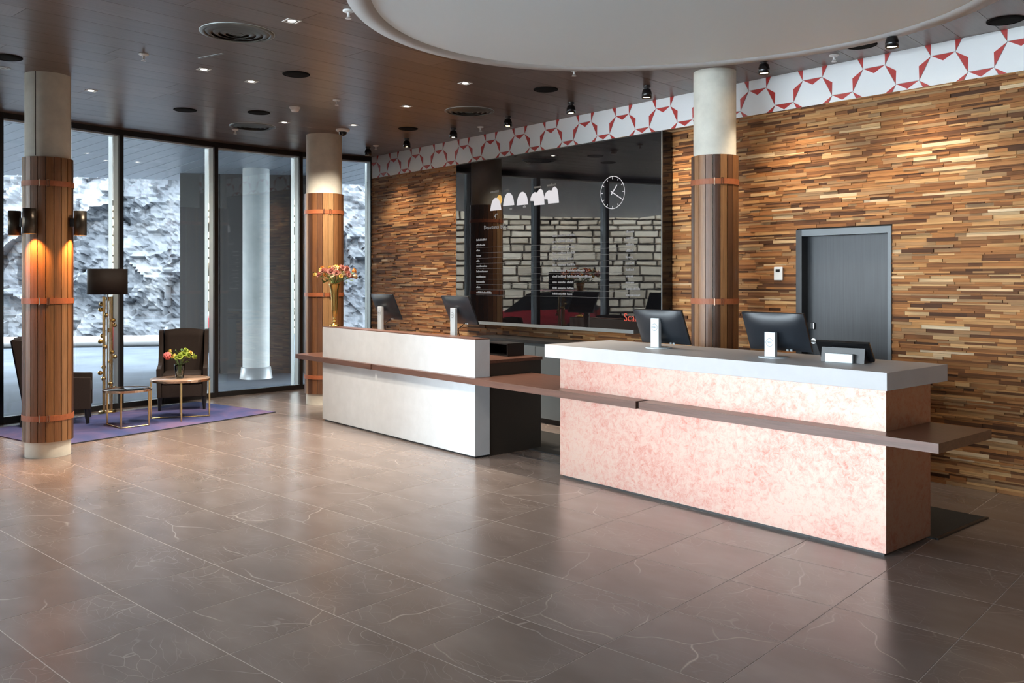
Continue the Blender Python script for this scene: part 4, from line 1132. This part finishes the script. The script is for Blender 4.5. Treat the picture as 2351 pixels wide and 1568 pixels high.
# stone block wall, seen in the screen's reflection
a, b = Vector((-27.5, 0.8)), Vector((-17.5, -11.2)); d = b - a; rz = math.atan2(d.y, d.x)
sw = thing('stone_wall', 'dry-laid wall of sandy stone blocks outside, mirrored in the black screen', 'wall', (a.x, a.y, -0.07), rz)
ln = d.length
MB().box(0, ln, -0.5, -0.05, 0, 4.3).build('wall_core', M['void'], sw)
rg = random.Random(21); z = 0.0; cnt = 0; nst = 0; sfield = MB()
while z < 4.3:
    h = rg.choice((0.18, 0.23, 0.28, 0.33)); x = -rg.random() * 0.4
    while x < ln:
        l = rg.uniform(0.30, 0.85)
        x0, x1 = max(0, x), min(ln, x + l)
        if x1 - x0 > 0.1:
            cnt += 1
            j = lambda s=0.018: rg.uniform(-s, s)
            hx_, hz_ = (x1 - x0) / 2 - 0.012, h / 2 - 0.012; dp = rg.uniform(0.0, 0.08)
            vs_ = [(sx_ * (hx_ - (0.03 if yy else 0)) + j(), dp + (0.05 if yy else -0.12), sz_ * (hz_ - (0.025 if yy else 0)) + j()) for yy in (0, 1) for sz_ in (-1, 1) for sx_ in (-1, 1)]
            fs_ = [(0, 1, 3, 2), (4, 6, 7, 5), (0, 4, 5, 1), (2, 3, 7, 6), (0, 2, 6, 4), (1, 5, 7, 3)]
            if 3.2 < x0 < 13.0 and 0.5 < z < 3.9 and nst < 300:
                nst += 1; MB().add(vs_, fs_).build('stone', M['stone'], sw, loc=((x0 + x1) / 2, 0, z + h / 2))
            else: sfield.add([(v_[0] + (x0 + x1) / 2, v_[1], v_[2] + z + h / 2) for v_ in vs_], fs_)
        x += l
    z += h
o = sfield.build('stone_field', M['stone'], sw); o['kind'] = 'stuff'
# parked red car, seen only as a reflection
r_ = ray(1222, 700); D = 25.5
cxr, cyr = r_[0] * D, 2 * YS - r_[1] * D
car = thing('parked_car', 'red hatchback parked outside, mirrored low in the black screen', 'car', (cxr, cyr, -0.07), math.radians(-135))
secs = [(-1.95, 0.45, 0.62, 0.60), (-1.75, 0.25, 0.78, 0.74), (-0.9, 0.22, 0.86, 0.80), (0.2, 0.22, 0.90, 0.82), (1.3, 0.22, 0.94, 0.82), (1.85, 0.28, 0.95, 0.78), (1.98, 0.40, 0.86, 0.74)]
mb = MB(); vs_ = []
for (yy, zl, zh, w_) in secs:
    vs_ += [(-w_ * 0.9, yy, zl), (-w_, yy, (zl + zh) / 2), (-w_ * 0.93, yy, zh), (w_ * 0.93, yy, zh), (w_, yy, (zl + zh) / 2), (w_ * 0.9, yy, zl)]
fs = [(6 * s + i, 6 * s + (i + 1) % 6, 6 * (s + 1) + (i + 1) % 6, 6 * (s + 1) + i) for s in range(len(secs) - 1) for i in range(6)] + [tuple(range(6))[::-1], tuple(range(36, 42))]
mb.add(vs_, fs, True); mb.build('body', M['carred'], car)
secs = [(-0.75, 0.86, 0.76, 0.86), (-0.1, 1.36, 0.60, 0.90), (0.9, 1.44, 0.60, 0.93), (1.55, 1.34, 0.58, 0.95), (1.92, 0.98, 0.72, 0.93)]
mb = MB(); vs_ = []
for (yy, zt, w_, zb_) in secs: vs_ += [(-0.76, yy, zb_ - 0.03), (-w_, yy, zt), (w_, yy, zt), (0.76, yy, zb_ - 0.03)]
fs = [(4 * s + i, 4 * s + (i + 1) % 4, 4 * (s + 1) + (i + 1) % 4, 4 * (s + 1) + i) for s in range(4) for i in range(4)] + [(3, 2, 1, 0), (16, 17, 18, 19)]
mb.add(vs_, fs, False); mb.build('cabin_glass', M['darkglass'], car)
MB().box(-0.58, 0.58, -0.05, 1.5, 1.425, 1.46).build('roof', M['carred'], car, bevel=0.012)
for s_ in (-1, 1):
    MB().box(s_ * 0.68 - 0.10, s_ * 0.68 + 0.06, 1.86, 2.0, 0.70, 0.92).build('tail_lamp', M['scr_red'], car)
    for yy in (-1.25, 1.25):
        MB().cyl((0, 0, 0), 0.31, -0.1, 0.1, 24, Matrix.Rotation(PI / 2, 4, 'Y')).build('wheel', M['tyre'], car, loc=(s_ * 0.72, yy, 0.31))
MB().box(-0.26, 0.26, 1.975, 1.995, 0.55, 0.66).build('number_plate', M['whiteplastic'], car)
